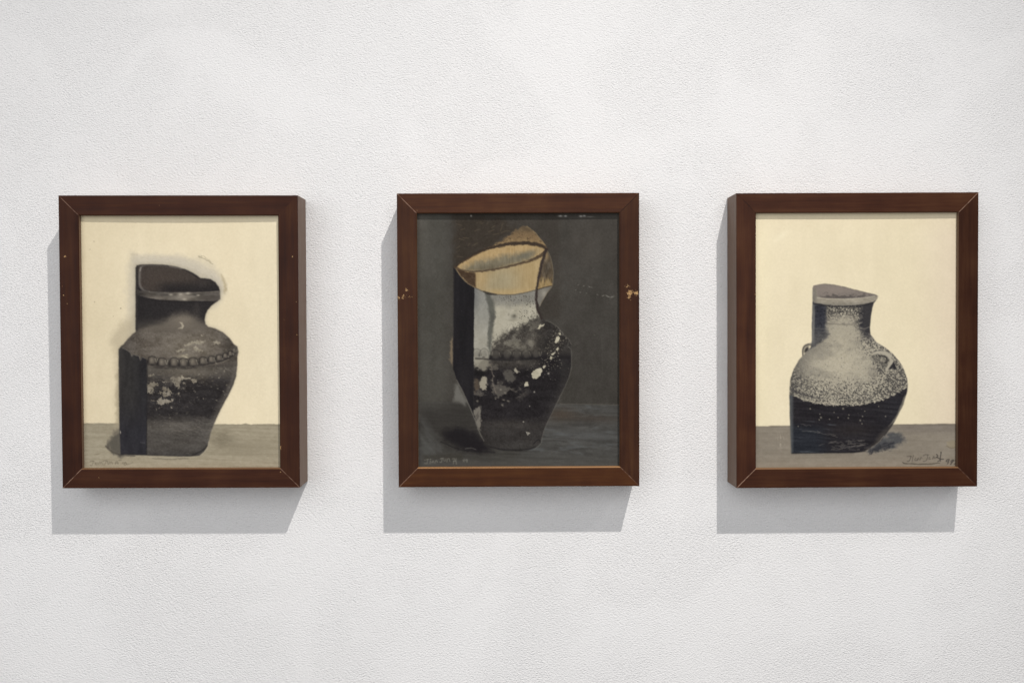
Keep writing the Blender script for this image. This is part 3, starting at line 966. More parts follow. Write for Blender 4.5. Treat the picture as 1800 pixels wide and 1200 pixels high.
    for P_ in ([(933.5, 656), (938, 650.5), (946, 646), (952, 646.5), (953, 652), (948.5, 660), (943, 665.5), (936.5, 664.5)],
               [(954, 643.5), (957, 640), (959.5, 641.5), (958, 645.5), (955, 646.5)],
               [(921, 675), (923, 670.5), (929, 670), (928.5, 677), (922, 678.5)],
               [(944, 577), (948, 571), (950, 568.5), (952, 570.5), (957.5, 568), (956, 571), (950, 574), (947.5, 578)],
               [(977, 592), (981, 589), (984, 592), (982, 599), (977.5, 603), (975, 601)],
               [(980, 585), (985, 582.5), (986.5, 587), (983, 588)], [(977, 613), (981, 608.5), (983, 612), (980, 616)],
               [(968.5, 621), (973, 619), (976, 616.5), (975.5, 620), (970, 624)], [(965.5, 629), (968, 624.5), (971.5, 627), (969, 631.5)]):
        m = c.poly(P_, 1.0, .5, 3)
        c.put(m, wc, .95); c.img += (m * c.noise(4) * 8)[..., None]
    c.flecks(c.line([(984, 585), (978, 600), (970, 622), (962, 636), (972, 640)], 17, 9), 150, .45, 1.3, (164, 158, 138), 22, .85)
    c.flecks(c.blob(940, 645, 14, 10, -.6), 40, .4, 1.0, (140, 135, 120), 18, .6)
    c.flecks(below, 55, .6, 1.8, (104, 99, 92), 22, .6)
    c.flecks(c.blob(965, 660, 26, 30), 16, .8, 2.4, (112, 108, 100), 18, .6)
    c.put(c.poly([(924, 758), (932, 760), (927, 764.5)], 1, .2), (170, 165, 152), .85); c.put(c.blob(927.5, 761, 1, 1), (60, 56, 54), .8)
    c.dots([(920, 740.5, 1.4), (939, 688, 1.6), (931, 713, 1.1), (964, 655.5, 2)], (150, 145, 134), .8)
    # pale wedge at the foot of the slab
    c.put(c.poly([(831, 720), (845, 713), (845.5, 745), (843, 756), (838, 744)], 2, 1, 4), (122, 117, 107), .85)
    c.put(c.poly([(836, 730), (841, 722), (842, 733), (838, 738)], 1.5, .6, 3), (70, 66, 62), .6)
    c.put(c.line([(941, 786), (930, 789.5), (905, 791), (876, 789), (858, 784)], 3, 2), (22, 20, 21), .7)
    c.put(c.line([(950, 776), (946, 772), (938, 779)], 1.6, 1.2), (20, 18, 19), .7)
    body = c.img
    c.img = hold * (1 - S[..., None]) + body * S[..., None]
    # thin lit contour on the right
    c.put(c.line([(958, 562), (970, 567), (982, 576), (992, 589), (1000, 596), (1004, 604)], 1.0, 1, wob=.3), (118, 114, 105), .5)
    c.put(c.line([(1004, 612), (1004.5, 640), (1001.5, 658), (993.5, 678), (985, 695), (976.5, 712), (966.5, 733), (958.5, 750), (953, 768), (950.5, 779), (940, 788)], 1.0, 1, wob=.3), (108, 105, 97), .5)
    c.put(c.line([(1000, 598), (998, 606), (1002, 612)], 1.2, 1), (92, 89, 82), .6)
    # dark slab on the left
    sl = c.poly([(797, 470), (810, 484), (822, 496), (834, 503), (833, 560), (832.5, 640), (832, 728), (824, 710), (815, 691), (803, 667), (796, 646), (796.5, 560)], 1.2, .3)
    c.put(sl, (27, 25, 27)); c.img += (sl * (c.noise(6, 40, 3) * 2.2))[..., None]
    c.put(sl * c.blob(815, 670, 12, 26), (38, 36, 37), .6)
    c.put(c.line([(803, 667), (815, 691), (832, 729), (842, 757), (850, 774)], [1, 1.4, 1.8, 1.8, 1], 1.1, wob=.3), (128, 124, 114), .6)
    c.put(c.line([(798, 476), (797, 560), (796.3, 645)], 1.1, 1), (70, 66, 60), .5)

    # ---- folded cup on top
    tri = c.poly([(852, 438), (880, 424), (903, 406), (920, 398), (926, 398.5), (940, 408), (952, 423), (961, 437), (930, 430), (890, 431)], 2.4, .9, 5)
    c.put(tri, (112, 92, 66))
    c.put(tri * ramp(Y + c.noise(6) * 3, 412, 430), (140, 118, 84), .8)
    c.put(tri * ramp(-Y, -414, -400), (88, 76, 58), .8)
    c.put(tri * ramp(c.noise(3, 2, 2), .4, 1.2), (66, 54, 40), .6)
    c.flecks(tri, 30, .4, 1, (170, 150, 112), 14, .5)
    c.put(c.line([(926, 398), (942, 411), (956, 428), (961, 436)], 1.4, 1.2, wob=.6), (150, 128, 92), .6)
    c.put(c.line([(922, 402), (930, 404)], 4, 3), (72, 60, 46), .5)
    # right flap
    fp = c.poly([(959, 436), (966, 450), (971, 468), (972, 482), (970.5, 501), (956, 504), (944, 508), (943, 515), (945, 490), (951, 465), (957, 447)], 1.4, .4)
    c.put(fp, (84, 73, 58))
    c.put(fp * c.blob(962, 470, 6, 14, .2), (66, 60, 52), .7)
    c.put(fp * ramp(Y + c.noise(3, 8) * 4, 484, 499), (150, 127, 86), .85)
    c.put(fp * c.blob(960, 448, 4, 8), (136, 114, 80), .7)
    c.img += (fp * c.noise(3, 9) * 8)[..., None]
    fg = c.poly([(944, 509), (957, 505), (970, 501.5), (962, 514), (953, 528), (948, 538), (944, 528)], 1.3, .4)
    c.put(fg, (110, 106, 98)); c.put(fg * c.blob(956, 515, 5, 7), (150, 145, 133), .7)
    c.put(c.line([(961, 438), (968, 453), (972, 474), (972, 488), (970.5, 502), (960, 516), (949, 536)], 1.0, .9), (142, 128, 104), .55)
    c.put(c.line([(970.5, 501.5), (957, 504.5), (945, 508)], 1.2, 1), (62, 50, 38), .7)
    # cup wall
    cup = c.poly([(800, 469), (812, 474), (830, 477), (850, 476), (880, 471), (910, 463), (935, 455), (950, 448), (959, 440), (953, 460), (947.5, 482),
                  (944, 506), (930, 511), (915, 514.5), (895, 516.8), (870, 515.8), (850, 511.5), (835, 504.5), (820, 495), (808, 482)], 1.4, .4)
    c.put(cup, (158, 137, 99))
    c.put(cup * c.blob(885, 492, 30, 30), (149, 139, 112), .85)
    c.put(cup * c.blob(862, 500, 18, 16), (140, 130, 104), .5)
    c.put(cup * ramp(X, 915, 940), (162, 142, 104), .7)
    c.put(cup * ramp(Y, 503, 514) * ramp(X, 850, 870), (170, 146, 103), .6)
    c.put(cup * c.blob(848, 490, 9, 16), (168, 144, 104), .6)
    c.img += (cup * (c.noise(2.4, 26, 3) * 3.2 + c.noise(9, 14) * 2.5))[..., None]
    dkp = c.poly([(801, 470), (815, 476), (836, 479), (836, 505), (824, 498), (812, 487)], 1.6, .6)
    c.put(dkp, (66, 51, 37)); c.img += (dkp * c.noise(4, 3) * 5)[..., None]
    c.put(c.line([(836, 480), (836, 504)], 2, 2), (110, 90, 62), .5)
    c.put(c.line([(801, 470), (808, 483), (820, 496), (835, 505)], 1.1, .9), (160, 138, 104), .6)
    # open mouth
    mo = c.poly([(801, 469), (815, 458), (835, 446.5), (855, 438.5), (880, 432), (905, 429), (930, 429), (949, 431.5), (959, 437.5), (950, 447), (935, 454), (910, 462),
                 (880, 470), (850, 475), (830, 476), (812, 473.5)], 1.2)
    c.put(mo, (164, 140, 100))
    c.put(mo * c.poly([(815, 474), (825, 465), (850, 458), (885, 450), (915, 445), (936, 446), (926, 458), (890, 468), (850, 476)], 8, 2, 6, True), (110, 104, 87), .92)
    c.put(mo * c.blob(860, 470, 34, 5, -.15), (86, 79, 64), .6)
    c.put(mo * c.blob(925, 447, 22, 6, -.3), (92, 90, 80), .6)
    c.img += (mo * (c.noise(2.2, 10, 3) * 5))[..., None]
    rimc = (50, 41, 33)
    c.put(c.line([(800, 469), (815, 457.5), (835, 446), (855, 437.5), (880, 431), (905, 427.8), (930, 427.2), (950, 431), (961, 438)],
                 [3, 4, 4.5, 5, 5.5, 6, 6, 6, 4], 1.3, wob=.8), rimc, .92)
    c.put(c.line([(961, 438), (952, 447.5), (935, 456), (910, 464), (880, 471), (850, 476), (828, 476.8), (812, 474), (800, 469)],
                 [5, 5.5, 4.5, 3.6, 3, 2.4, 2.2, 2.2, 2.5], 1.3, wob=.7), (66, 53, 41), .85)
    c.put(c.line([(806, 464), (826, 452), (850, 441)], 1.6, 1.4, wob=.5), (92, 72, 50), .4)
    c.put(c.line([(960, 438), (954, 455), (949, 475), (945.5, 495), (942.5, 515), (943, 535), (947, 549), (952, 559)],
                 [5, 5, 4.6, 4.2, 4.2, 4.2, 4.2, 3], 1.2, wob=.5), (47, 39, 36), .92)
    c.put(c.line([(850, 511.5), (858, 515), (872, 517)], [2, 4, 2], 1.3), (34, 31, 29), .8)
    c.put(c.line([(836, 505.5), (850, 512), (870, 516.5), (895, 517.5), (915, 515.5), (942, 509)], 1.3, 1), (70, 62, 48), .7)
    # rubbed marks at upper left, flecks and scratches
    sel = c.poly([(800, 392), (880, 388), (902, 404), (850, 434), (800, 464)], 6)
    for k in range(46):
        x = c.rng.uniform(800, 896); y = c.rng.uniform(388, 460)
        a_ = c.rng.uniform(-1.2, .4); L = c.rng.uniform(3, 11)
        mm = c.line([(x, y), (x + L * math.cos(a_), y + L * math.sin(a_))], .9, .9, False)
        c.put(mm * sel, (104, 92, 72) if k % 3 else (36, 30, 25), .5)
    for x, y, s in ((1026, 502, 1.2), (1036, 503.5, 1.5), (1040, 504.5, 1), (1012, 509, .9), (1020, 513, 1.0), (1031, 515, .9), (1050, 517, 1), (1060, 519, 1.6), (1067, 519.5, 2.0),
                    (1076, 521, 2.2), (1070, 521, 1.2), (1016, 500, .9)):
        c.put(c.blob(x, y, s * 1.5, s * .6, c.rng.uniform(-.6, .6)), (136, 133, 125), .6)
    c.put(c.line([(1058, 590), (1059, 660)], 1, 1.4), (78, 75, 70), .35)
    for x, r in ((985, 3.5), (994, 2.5), (1021, 3), (1027, 2.4), (828, 1.5)):
        c.put(c.blob(x, 378.5 + c.rng.uniform(-1.5, 1.5), r, 1.5), (190, 188, 182), .8)
    c.put(c.blob(1037, 381, 6, 1), (150, 148, 142), .5)
    c.flecks(np.ones_like(X), 26, .4, 1.0, (104, 100, 92), 14, .6)
    # brushed-on name
    c.put(c.poly([(744, 799), (812, 798), (812, 806), (744, 808)], 5, 1.5, 6), (55, 52, 46), .7)
    script(c, [[(746, 808), (750, 807), (754, 806.3)], [(751.5, 807), (751.3, 811), (750, 814.3), (746.5, 813.8)],
               [(756.6, 809), (756, 814)], [(757, 806.4)], [(759.5, 813), (760.5, 809.5), (762, 809.5), (762.7, 812.6)],
               [(764.8, 813), (765.5, 809.5), (768, 809), (768.8, 811.5)], [(759, 811.6), (762, 810.8)],
               [(774, 806), (777, 805.2), (779.5, 804.8)], [(777, 805.5), (776.6, 809), (775.5, 812), (773.2, 811.6)],
               [(780.5, 806), (780.5, 809.2), (783, 809), (783.6, 806)], [(785.6, 811), (786, 806.5), (789, 805.5), (790.6, 810)],
               [(795, 806), (798.6, 805.4), (797.5, 810), (796.5, 814.5)], [(801.4, 805.5), (801.3, 810), (801.8, 815)], [(797, 810.2), (801, 809.6)],
               [(815.5, 807.5), (813.6, 808.6), (814.2, 810), (816, 809), (816, 807), (815.6, 811)],
               [(819.8, 807), (818.4, 808.2), (819.6, 809.4), (821.2, 807.6), (820.6, 811.5)]], (124, 122, 112), 1.2, .72)
    c.add(c.noise(2.4, 2.4, 2) * 1.5)


# ------------------------------------------------------------------ picture: speckled half-glazed jar, cream ground
def paint_speckled_jar(c):
    X, Y = c.X, c.Y
    c.img[:] = (226, 214, 183)
    c.put(ramp(-X, -1370, -1330), (229, 218, 184), .7)
    c.put(ramp(X, 1590, 1680), (219, 204, 180), .75)
    c.put(ramp(-Y, -420, -378), (222, 209, 178), .5)
    c.add(c.noise(90) * 2.0 + c.noise(16, 44) * 1.1 + c.noise(3, 3, 2) * 1.1)
    c.put(c.blob(1372, 416, 16, 5, -.6), (236, 226, 196), .6)
    c.flecks(np.ones_like(X), 30, .4, 1.1, (180, 168, 138), 14, .5)
    tl = 748.5 - (X - 1330) * .012
    tab = ramp(Y - tl + c.noise(12, 4) * .5, -1.3, 1.3)
    st = c.noise(55, 3, 4, -.02)
    c.put(tab, (131, 123, 110))
    c.put(tab * ramp(X, 1600, 1660), (139, 131, 118), .7)
    c.put(tab * ramp(Y, 790, 815), (137, 128, 114), .7)
    c.put(tab * ramp(-Y, -768, -750) * ramp(X, 1560, 1600), (118, 110, 101), .7)
    c.img += (tab * (st * 2.6 + c.noise(9, 5) * 2.4))[..., None]
    c.put(np.exp(-((Y - tl - .5) / 1.6) ** 2) * (.6 + .4 * c.noise(20, 5)), (106, 98, 86), .6)
    c.put(c.blob(1372, 775, 8, 12) * tab * ramp(c.noise(2.5, 6), 0, 1), (172, 164, 148), .6)
    c.put(c.poly([(1664, 776), (1674, 773), (1682, 776), (1682, 786), (1672, 786), (1665, 782)], 2.2, .6, 4), (150, 138, 110), .45)
    c.put(c.line([(1664, 783), (1672, 787), (1680, 785)], 1.2, 1), (104, 92, 70), .6)
    # shade on the table
    c.put(c.poly([(1540, 776), (1556, 765), (1574, 760), (1588, 768), (1590, 776), (1574, 784), (1552, 789), (1528, 794)], 5, 2.5, 6, True), (72, 73, 75), .92)
    c.put(c.poly([(1528, 792), (1550, 778), (1566, 775), (1570, 783), (1550, 790), (1532, 796)], 3, 2, 5, True), (48, 48, 52), .8)
    for k in range(16):
        x = c.rng.uniform(1546, 1580); y = c.rng.uniform(762, 788)
        c.put(c.line([(x, y), (x + c.rng.uniform(6, 14), y - c.rng.uniform(0, 4))], 1.2, 1, False), (108, 106, 102), .4)
    # little loop, left
    c.put(c.line([(1411.5, 626), (1411.5, 615), (1414.5, 608), (1421, 605), (1430, 604.5)], [2, 3.2, 4, 4.5, 5], 1.4), (118, 112, 101), 1)
    c.put(c.line([(1411, 624), (1411, 614), (1414, 607.5), (1421, 604)], 1.4, 1), (60, 57, 54), .6)
    c.put(c.blob(1417.5, 614, 3.4, 6.5, .5, 2), (46, 44, 44), .95)

    sil = [(1428, 506), (1430, 501.5), (1440, 499), (1449, 498), (1465, 499.5), (1485, 503.6), (1505, 509), (1525, 514), (1537, 516.5), (1543, 519.5), (1542, 524), (1536, 532),
           (1533.5, 540), (1531, 555), (1529, 575), (1530, 587), (1540, 600), (1556, 610), (1569, 620.5), (1581, 634.5), (1589, 649), (1594.5, 665),
           (1595.8, 676), (1594, 690), (1588, 710), (1578, 730), (1568, 748), (1553, 768), (1545, 777), (1530, 787), (1521, 793), (1500, 795.5),
           (1460, 796), (1391, 797), (1389.5, 770), (1388.5, 740), (1387.3, 690), (1389, 666), (1395, 648), (1404, 632), (1416, 619), (1425, 609), (1427, 598),
           (1426.8, 570), (1428, 530)]
    S = c.poly(sil, 1.5, .15, 5)
    hold = c.img.copy(); c.img = np.zeros_like(hold); c.img[:] = (152, 146, 131)
    f1 = c.noise(2.6, 2.6, 2); f2 = c.noise(4.5, 4, 3); f0 = c.noise(1.7, 1.7, 1)
    # lit body
    c.put(c.blob(1478, 640, 60, 40), (184, 176, 155), .8)
    c.put(c.blob(1480, 600, 28, 40), (174, 166, 146), .6)
    c.put(ramp(-X, -1440, -1390), (104, 100, 92), .9)
    c.put(ramp(-X, -1470, -1425) * ramp(-Y, -640, -612), (120, 115, 105), .6)
    c.put(ramp(X, 1530, 1590), (118, 113, 104), .85)
    c.put(ramp(c.noise(22, 16, 3), 0, 1.2), (128, 123, 112), .45)
    c.put(c.line([(1532, 590), (1548, 607), (1566, 620), (1582, 640), (1592, 664), (1594, 680)], 5, 5), (150, 144, 131), .6)
    # coarse crystalline band
    wgt = .85 * ramp(Y - 18 * np.cos((X - 1492) / 66.0) + 18, 655, 690)
    rightw = ramp(X, 1520, 1560) * ramp(Y, 590, 640)
    upn = c.poly([(1500, 560), (1532, 560), (1532, 590), (1560, 608), (1582, 630), (1560, 650), (1535, 628), (1515, 606)], 16, 3, 8)
    dens = np.clip(.16 + .55 * wgt + .5 * rightw + .55 * upn + .3 * ramp(-X, -1420, -1395), 0, 1)
    g1 = c.grit(1); g2 = c.grit(2)
    g3 = c.grit(4)
    amp = .55 + .75 * np.clip(wgt + rightw + upn, 0, 1)
    sp = ramp((f2 * .3 + g1 * .5 + g2 * .45 + g3 * .25) * amp + (dens - .5) * 1.7, -.5, 1.7)
    c.put(sp, (62, 60, 58), .8)
    hi = ramp(-(g3 * .4 + g2 * .7 + g1 * .3) * amp + (dens - .55), .4, 1.6)
    c.put(hi, (192, 184, 163), .4)
    c.add(g1 * 4)
    c.put(c.line([(1392, 683), (1405, 690), (1425, 696), (1445, 698.5)], 2, 1.6, wob=.8), (52, 50, 52), .7)
    c.put(c.line([(1440, 686), (1480, 695), (1490, 695.5)], 1.6, 1.6, wob=1), (70, 68, 66), .5)
    # neck
    nk = ramp(-Y + c.noise(8, 4) * 2, -604, -576)
    pan = c.poly([(1420, 530), (1453, 530), (1452, 560), (1451, 578), (1458, 588), (1446, 597), (1434, 605), (1420, 614)], 3.5, 1.2, 5)
    c.put(pan, (50, 51, 57), .95)
    c.put(pan * ramp(Y, 568, 598), (84, 82, 79), .75)
    c.put(pan * c.blob(1441, 552, 8, 18) , (38, 39, 47), .7)
    c.img += (pan * (c.grit(2) * 4 + c.noise(10, 2.4) * 5))[..., None]
    c.put(nk * ramp(X + c.noise(4) * 3, 1504, 1518), (41, 40, 45), .97)
    c.put(ramp(X, 1512, 1522) * ramp(-Y, -592, -574), (60, 58, 58), .7)
    cen = ramp(X, 1446, 1458) * ramp(-X, -1524, -1508)
    top = cen * ramp(-Y + c.noise(5) * 3, -574, -546)
    c.put(top * ramp(g2 * .5 + g1 * .6 + f2 * .3 + .45, -.9, 1.4), (56, 54, 53), .9)
    c.put(top * ramp(-g2 * .9 - .3 * f2, .9, 1.8), (182, 175, 157), .6)
    c.put(c.blob(1482, 561, 20, 9) * cen, (176, 168, 149), .55)
    c.put(c.line([(1453, 568), (1480, 569), (1510, 570)], 1.6, 1.4, wob=.7), (92, 88, 80), .6)
    c.put(cen * ramp(Y, 570, 578) * ramp(-Y, -600, -585), (164, 157, 139), .35)
    c.put(c.line([(1512, 576), (1520, 577), (1527, 574)], 1.0, .9), (150, 144, 132), .6)
    for y in (577, 583, 588, 593):
        c.put(c.line([(1430, y), (1442, y + .5), (1456, y - 1)], 1.6, 1.3, wob=.8), (96, 94, 92), .5)
    c.put(ramp(-X, -1433.5, -1430) * ramp(-Y, -612, -600) * ramp(Y, 530, 536), (100, 99, 96), .85)
    c.put(c.line([(1431.5, 545), (1430, 575), (1428.5, 598)], 1.8, 1.6), (128, 125, 118), .5)
    # mouth and rim
    mo = c.poly([(1428, 502), (1440, 499), (1449, 498.3), (1470, 501), (1500, 508.2), (1525, 514.5), (1540, 518), (1530, 521), (1500, 523.5), (1455, 524), (1437, 523), (1430, 512)], 1.2, .2)
    c.put(mo, (127, 118, 110)); c.put(mo * c.blob(1465, 508, 24, 7), (138, 128, 119), .5)
    c.put(mo * ramp(Y + c.noise(5, 2) * 3, 514, 522) * ramp(X, 1438, 1446), (76, 71, 68), .75)
    c.put(c.line([(1430, 502), (1440, 499.3), (1450, 498.6), (1466, 500), (1486, 504), (1506, 509.5), (1524, 514)], 1.2, 1), (98, 90, 84), .6)
    rim = c.poly([(1429, 508), (1434, 506), (1437, 521), (1455, 523.6), (1485, 524.4), (1515, 522.6), (1532, 519.8), (1543.5, 519), (1541.5, 525), (1535, 530), (1515, 534.5),
                  (1480, 536.3), (1450, 534.6), (1431, 531.5), (1428, 522)], 1.2, .3)
    c.put(rim, (144, 137, 123))
    c.put(rim * ramp(Y, 528, 535), (124, 119, 108), .7)
    c.put(rim * ramp(-X, -1440, -1430), (112, 107, 99), .75)
    c.put(rim * c.blob(1500, 527, 14, 3.5), (172, 164, 148), .7)
    c.img += (rim * c.noise(5, 3) * 6)[..., None]
    c.put(c.line([(1437, 523), (1460, 524.8), (1490, 525), (1520, 522.5), (1538, 519)], 1.4, 1.1), (180, 172, 155), .7)
    c.put(c.line([(1431, 533), (1452, 536.5), (1480, 538), (1512, 536.5), (1534, 532)], 2.2, 1.5), (42, 41, 43), .85)
    # right lug
    c.put(c.line([(1536, 627), (1548, 634), (1556, 644)], 9, 6), (88, 85, 79), .6)
    c.put(c.line([(1533, 621), (1543, 618.5), (1553, 619), (1562, 623.5), (1568, 632), (1565, 641), (1559, 648)], [4, 6, 7.5, 8, 8.5, 8, 6], 1.6), (170, 163, 146), .95)
    c.put(c.line([(1545, 625), (1552, 624.5), (1558, 628.5), (1559.5, 634), (1556, 637)], 2.1, 1.1), (44, 42, 42), .85)
    c.put(c.blob(1551, 631, 4.5, 4), (160, 153, 136), .6)
    c.put(c.line([(1543, 622), (1548, 626), (1553, 626)], 1.2, 1), (70, 67, 63), .6)
    c.put(c.poly([(1571, 634), (1573, 640), (1576, 648), (1571, 649), (1569, 646), (1565, 648), (1561, 648), (1567, 640)], 1.2, .3), (38, 37, 40), .9)
    c.put(c.blob(1568, 650, 6, 1.8), (168, 161, 144), .7)
    c.put(c.line([(1567, 628), (1572, 634), (1577, 645)], 1.6, 1.3), (90, 86, 79), .6)
    c.put(c.line([(1532, 620), (1540, 616), (1552, 615.5)], 1.4, 1.4), (92, 89, 84), .5)
    # dark glaze
    bd = [(1380, 690), (1392, 694), (1400, 698.5), (1415, 704.5), (1430, 708.5), (1460, 711.8), (1500, 712), (1530, 708.5), (1550, 703.5), (1570, 695.5), (1585, 686.5), (1600, 677),
          (1610, 810), (1380, 810)]
    gl = c.poly(bd, 1.6, 1.3, 4)
    c.put(c.poly([(x, y - 5) for x, y in bd], 2.5, 2.2, 3.5) * ramp(f1 + f0 * .5, -.5, .4) * (1 - gl), (178, 170, 150), .5)
    c.put(gl, (37, 35, 38))
    c.put(gl * c.blob(1460, 740, 60, 22), (32, 29, 32), .6)
    c.put(gl * ramp(Y, 735, 760) * ramp(-X, -1470, -1430), (40, 43, 49), .9)
    c.put(gl * ramp(X, 1540, 1575), (43, 42, 46), .7)
    c.put(gl * c.blob(1500, 755, 40, 12), (52, 47, 46), .6)
    strk = c.noise(34, 3, 4, .08)
    c.img += (gl * (strk * 4 + f1 * 1.6))[..., None]
    c.put(gl * ramp(-X, -1397, -1391), (84, 87, 88), .75)
    c.put(gl * ramp(strk, .7, 1.5) * ramp(Y, 735, 745) * ramp(-X, -1500, -1440), (86, 92, 97), .55)
    cres = c.poly([(1597, 690), (1592, 704), (1586, 718), (1580, 730), (1573, 740), (1562, 748), (1570, 738), (1578, 724), (1584, 710), (1590, 694)], 2, .5)
    c.put(cres, (122, 117, 105), .85)
    c.put(c.line([(1566, 748), (1556, 758), (1546, 770), (1541, 779), (1530, 787), (1520, 793)], [3, 6, 8, 7, 5, 3], 4), (72, 67, 62), .8)
    c.put(c.line([(1553, 766), (1545, 776), (1532, 786), (1522, 792)], 1.2, 1, wob=.4), (146, 139, 126), .7)
    for pts in ([(1410, 757), (1425, 758), (1440, 760)], [(1437, 758), (1447, 762), (1458, 763.5), (1470, 764)], [(1462, 764), (1472, 767)],
                [(1456, 778), (1466, 777), (1476, 776.5), (1484, 780)], [(1478, 782), (1490, 784), (1504, 783), (1518, 782)], [(1487, 776), (1500, 774), (1514, 773)],
                [(1484, 786), (1498, 785), (1520, 780)], [(1493, 790), (1510, 789)], [(1408, 745), (1425, 748)], [(1440, 782), (1448, 779)]):
        c.put(gl * c.line(pts, 1.0, 1.0, wob=1.0), (132, 127, 117), .42)
    for k in range(40):
        x = c.rng.uniform(1455, 1520); y = c.rng.uniform(772, 790)
        c.put(gl * c.line([(x, y), (x + c.rng.uniform(2, 9), y + c.rng.uniform(-1.5, 1.5))], .8, .8, False), (120, 115, 106), .45)
    c.dots([(1424, 717.5, 1.6), (1482, 717.5, 2.0), (1492, 728.5, 1.3), (1473, 733, 1.4), (1491, 734, 1.5), (1512, 738, 1.8), (1516, 731, 1.4), (1520, 722, 1.2),
            (1544.5, 713.5, 1.2), (1556.5, 731, 1.4), (1403, 748.5, 1.2), (1441, 727, 1.2), (1443, 733, 2.0), (1440, 737, 1.4),
            (1466, 724, 1.2), (1458, 736, 1.2), (1515, 744, 1.3)], (148, 142, 126), .6)
    c.flecks(gl * ramp(-Y, -750, -715), 45, .4, 1.2, (104, 99, 90), 20, .55)
    c.put(c.line([(1391, 796), (1430, 795.5), (1480, 795.6), (1518, 793.5)], 2, 1.4), (26, 25, 27), .6)
    body = c.img
    c.img = hold * (1 - S[..., None]) + body * S[..., None]
    c.put(c.line([(1389, 700), (1389.5, 750), (1390.5, 796)], 1.0, 1, wob=.8), (96, 94, 88), .4)
    c.put(c.line([(1392, 798), (1430, 798.5), (1500, 797.5)], 1.4, 1.4, wob=.5), (96, 90, 80), .4)
    # pencilled name, underlined
    u = (58, 54, 50)
    script(c, [[(1594.5, 801.6), (1598, 801.2), (1602, 801.5)], [(1601, 801.5), (1600, 806), (1597.5, 810), (1594.5, 810.5)], [(1604.5, 802.5), (1603, 810.5)],
               [(1605.5, 800.5)], [(1609.5, 804.5), (1607.5, 807), (1610, 808.6), (1614, 804.5)], [(1612, 808.5), (1614.5, 806)], [(1617, 807.5), (1619, 803.5), (1620.5, 804)],
               [(1623, 800.5), (1627, 798.4), (1632, 798.8)], [(1630.5, 799.2), (1630, 804), (1627, 809.5), (1622.5, 810)],
               [(1634.5, 802.5), (1632.8, 806.5), (1635.5, 806)], [(1639, 805.5), (1641.5, 801.5), (1642, 804.5), (1644.5, 803.8)]], u, 1.25, .62)
    script(c, [[(1646.5, 798.3)], [(1648, 799.5), (1648.5, 802), (1646.5, 803)], [(1654.2, 794.4)], [(1654, 796), (1653, 802), (1652.5, 810)],
               [(1646.8, 803.6), (1650, 804.8), (1653.5, 806.6), (1658.5, 806.4)], [(1648.6, 810), (1651.6, 808.6)],
               [(1667.5, 806.8), (1664.5, 808), (1663.6, 810.5), (1667, 810), (1668.5, 807), (1667, 811.5), (1665.5, 815)],
               [(1675, 808), (1671.8, 809.6), (1673, 812), (1676, 810), (1675.5, 808.2), (1673, 813), (1671, 815.6)],
               [(1677, 815.8), (1680.5, 812.5)], [(1679, 809), (1680.5, 807.5)]], (44, 41, 40), 1.35, .85)
    c.put(c.line([(1586.5, 812), (1590, 814), (1600, 814.4), (1615, 815.3), (1630, 815.2), (1642, 814.2), (1652, 813)], [1, 1.6, 1.3, 1.5, 1.6, 1.4, .8], .9, wob=.3), (58, 54, 46), .8)
    c.add(c.noise(2.4, 2.4, 2) * 1.5)

# drawing-unit corners of each painted sheet (top left, top right, bottom right, bottom left)
QUADS = [
    [(134.99, 372.38), (497.85, 372.21), (501.53, 827.72), (141.45, 828.74)],
    [(726.11, 368.82), (1094.88, 367.77), (1095.37, 825.14), (728.97, 827.05)],
    [(1319.48, 368.34), (1688.24, 366.72), (1686.24, 826.03), (1319.57, 828.51)],
]


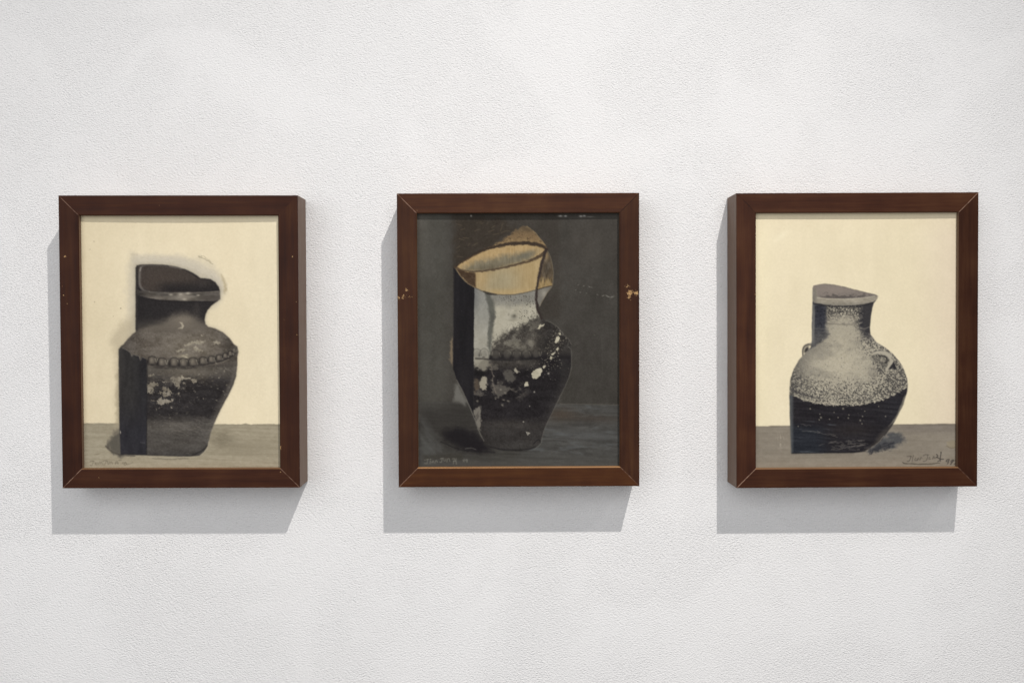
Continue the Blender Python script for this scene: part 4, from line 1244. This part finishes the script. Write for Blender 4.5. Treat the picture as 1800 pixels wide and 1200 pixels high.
W1, H1 = 0.2297, 0.28266
b1 = (105.5, 525.2, 342.8, 856.8)
t1 = tones(0.86, (1.0, 0.95, 0.98))
framed_picture('brown framed painting of a dark jar with a ring of beads on cream ground',
               -0.31182, -0.02245, W1, H1, 0.00143, 0.008,
               {'top': t1(1.0), 'bottom': t1(1.02), 'left': t1(0.9), 'right': t1(0.88)}, (.5, 0, .75, .55),
               {'left': chip_list(W1, H1, b1, [(115.5, 449, 5, 4.5, .03), (103.5, 408, 2.2, 7, .04), (111, 495, 2, 3, .0), (112, 517, 2.5, 2, .0), (118, 532, 2.5, 2.5, .02), (104, 508, 1.6, 2, .02)]),
                'right': chip_list(W1, H1, b1, [(515, 450, 4, 4, -.02), (521, 529, 3, 3, .0), (522, 587, 4, 4, .0), (491.5, 786, 2.2, 4.5, .1), (526, 822, 2, 2, .1), (500, 560, 2, 2, -.03)]),
                'bottom': chip_list(W1, H1, b1, [(462, 838, 3, 2, -.03), (491, 829, 2.4, 1.6, .03), (170, 838, 6, 2, -.06)])},
               QUADS[0], paint_cut_jar, 'painting of a beaded dark jar with a flat black slab', 1.0, 0.0010, 0.35)

W2, H2 = 0.23447, 0.2846
b2 = (699, 1124, 339.2, 854.9)
t2 = tones(1.05, (1.0, 1.06, 1.0))
framed_picture('brown framed painting of a dark jar with a tan cup-like neck on black ground',
               0.01582, -0.02094, W2, H2, 0.00384, 0.003,
               {'top': t2(1.15), 'bottom': tones(1.05, (0.98, 0.95, 0.68))(1.15), 'left': t2(0.9), 'right': t2(0.88)}, (.7, -.8, .55, .45),
               {'left': chip_list(W2, H2, b2, [(710, 520, 13, 8, .02), (702, 522, 6, 9, .03), (716, 508, 12, 9, -.05), (722, 520, 10, 4, -.02)]),
                'right': chip_list(W2, H2, b2, [(1108, 514, 9, 8, .10), (1119, 515, 8, 8, .07), (1107, 522, 12, 11, .0), (1103, 503, 14, 12, -.05)]),
                'bottom': chip_list(W2, H2, b2, [(785, 846, 2, 1.5, .02)]),
                'top': chip_list(W2, H2, b2, [(895, 351, 3, 3, -.05), (1120, 341, 1.5, 1.5, .06), (734.5, 369, 1.6, 1.4, .04)])},
               QUADS[1], paint_night_jar, 'painting of a jar with a folded tan neck on dark ground', 2.0, 0.0005, 0.95)

W3, H3 = 0.2359, 0.28657
b3 = (1294.5, 1719.5, 338.7, 856.2)
t3 = tones(0.98, (1.0, 1.0, 1.0))
framed_picture('brown framed painting of a speckled half-glazed jar on cream ground',
               0.34568, -0.02119, W3, H3, 0.00537, 0.0,
               {'top': t3(1.05), 'bottom': t3(0.95), 'left': t3(1.05), 'right': t3(0.78)}, (-.6, .85, .95, .3),
               {'left': chip_list(W3, H3, b3, [(1293.5, 551, 2, 3, .02), (1327.5, 516, 1.6, 4, .03)]),
                'right': chip_list(W3, H3, b3, [(1707, 505, 4, 6, -.06), (1690, 838, 4, 3, -.06)]),
                'bottom': []},
               QUADS[2], paint_speckled_jar, 'painting of a speckled jar with dark glazed lower half', 3.0, 0.0004, 0.5)
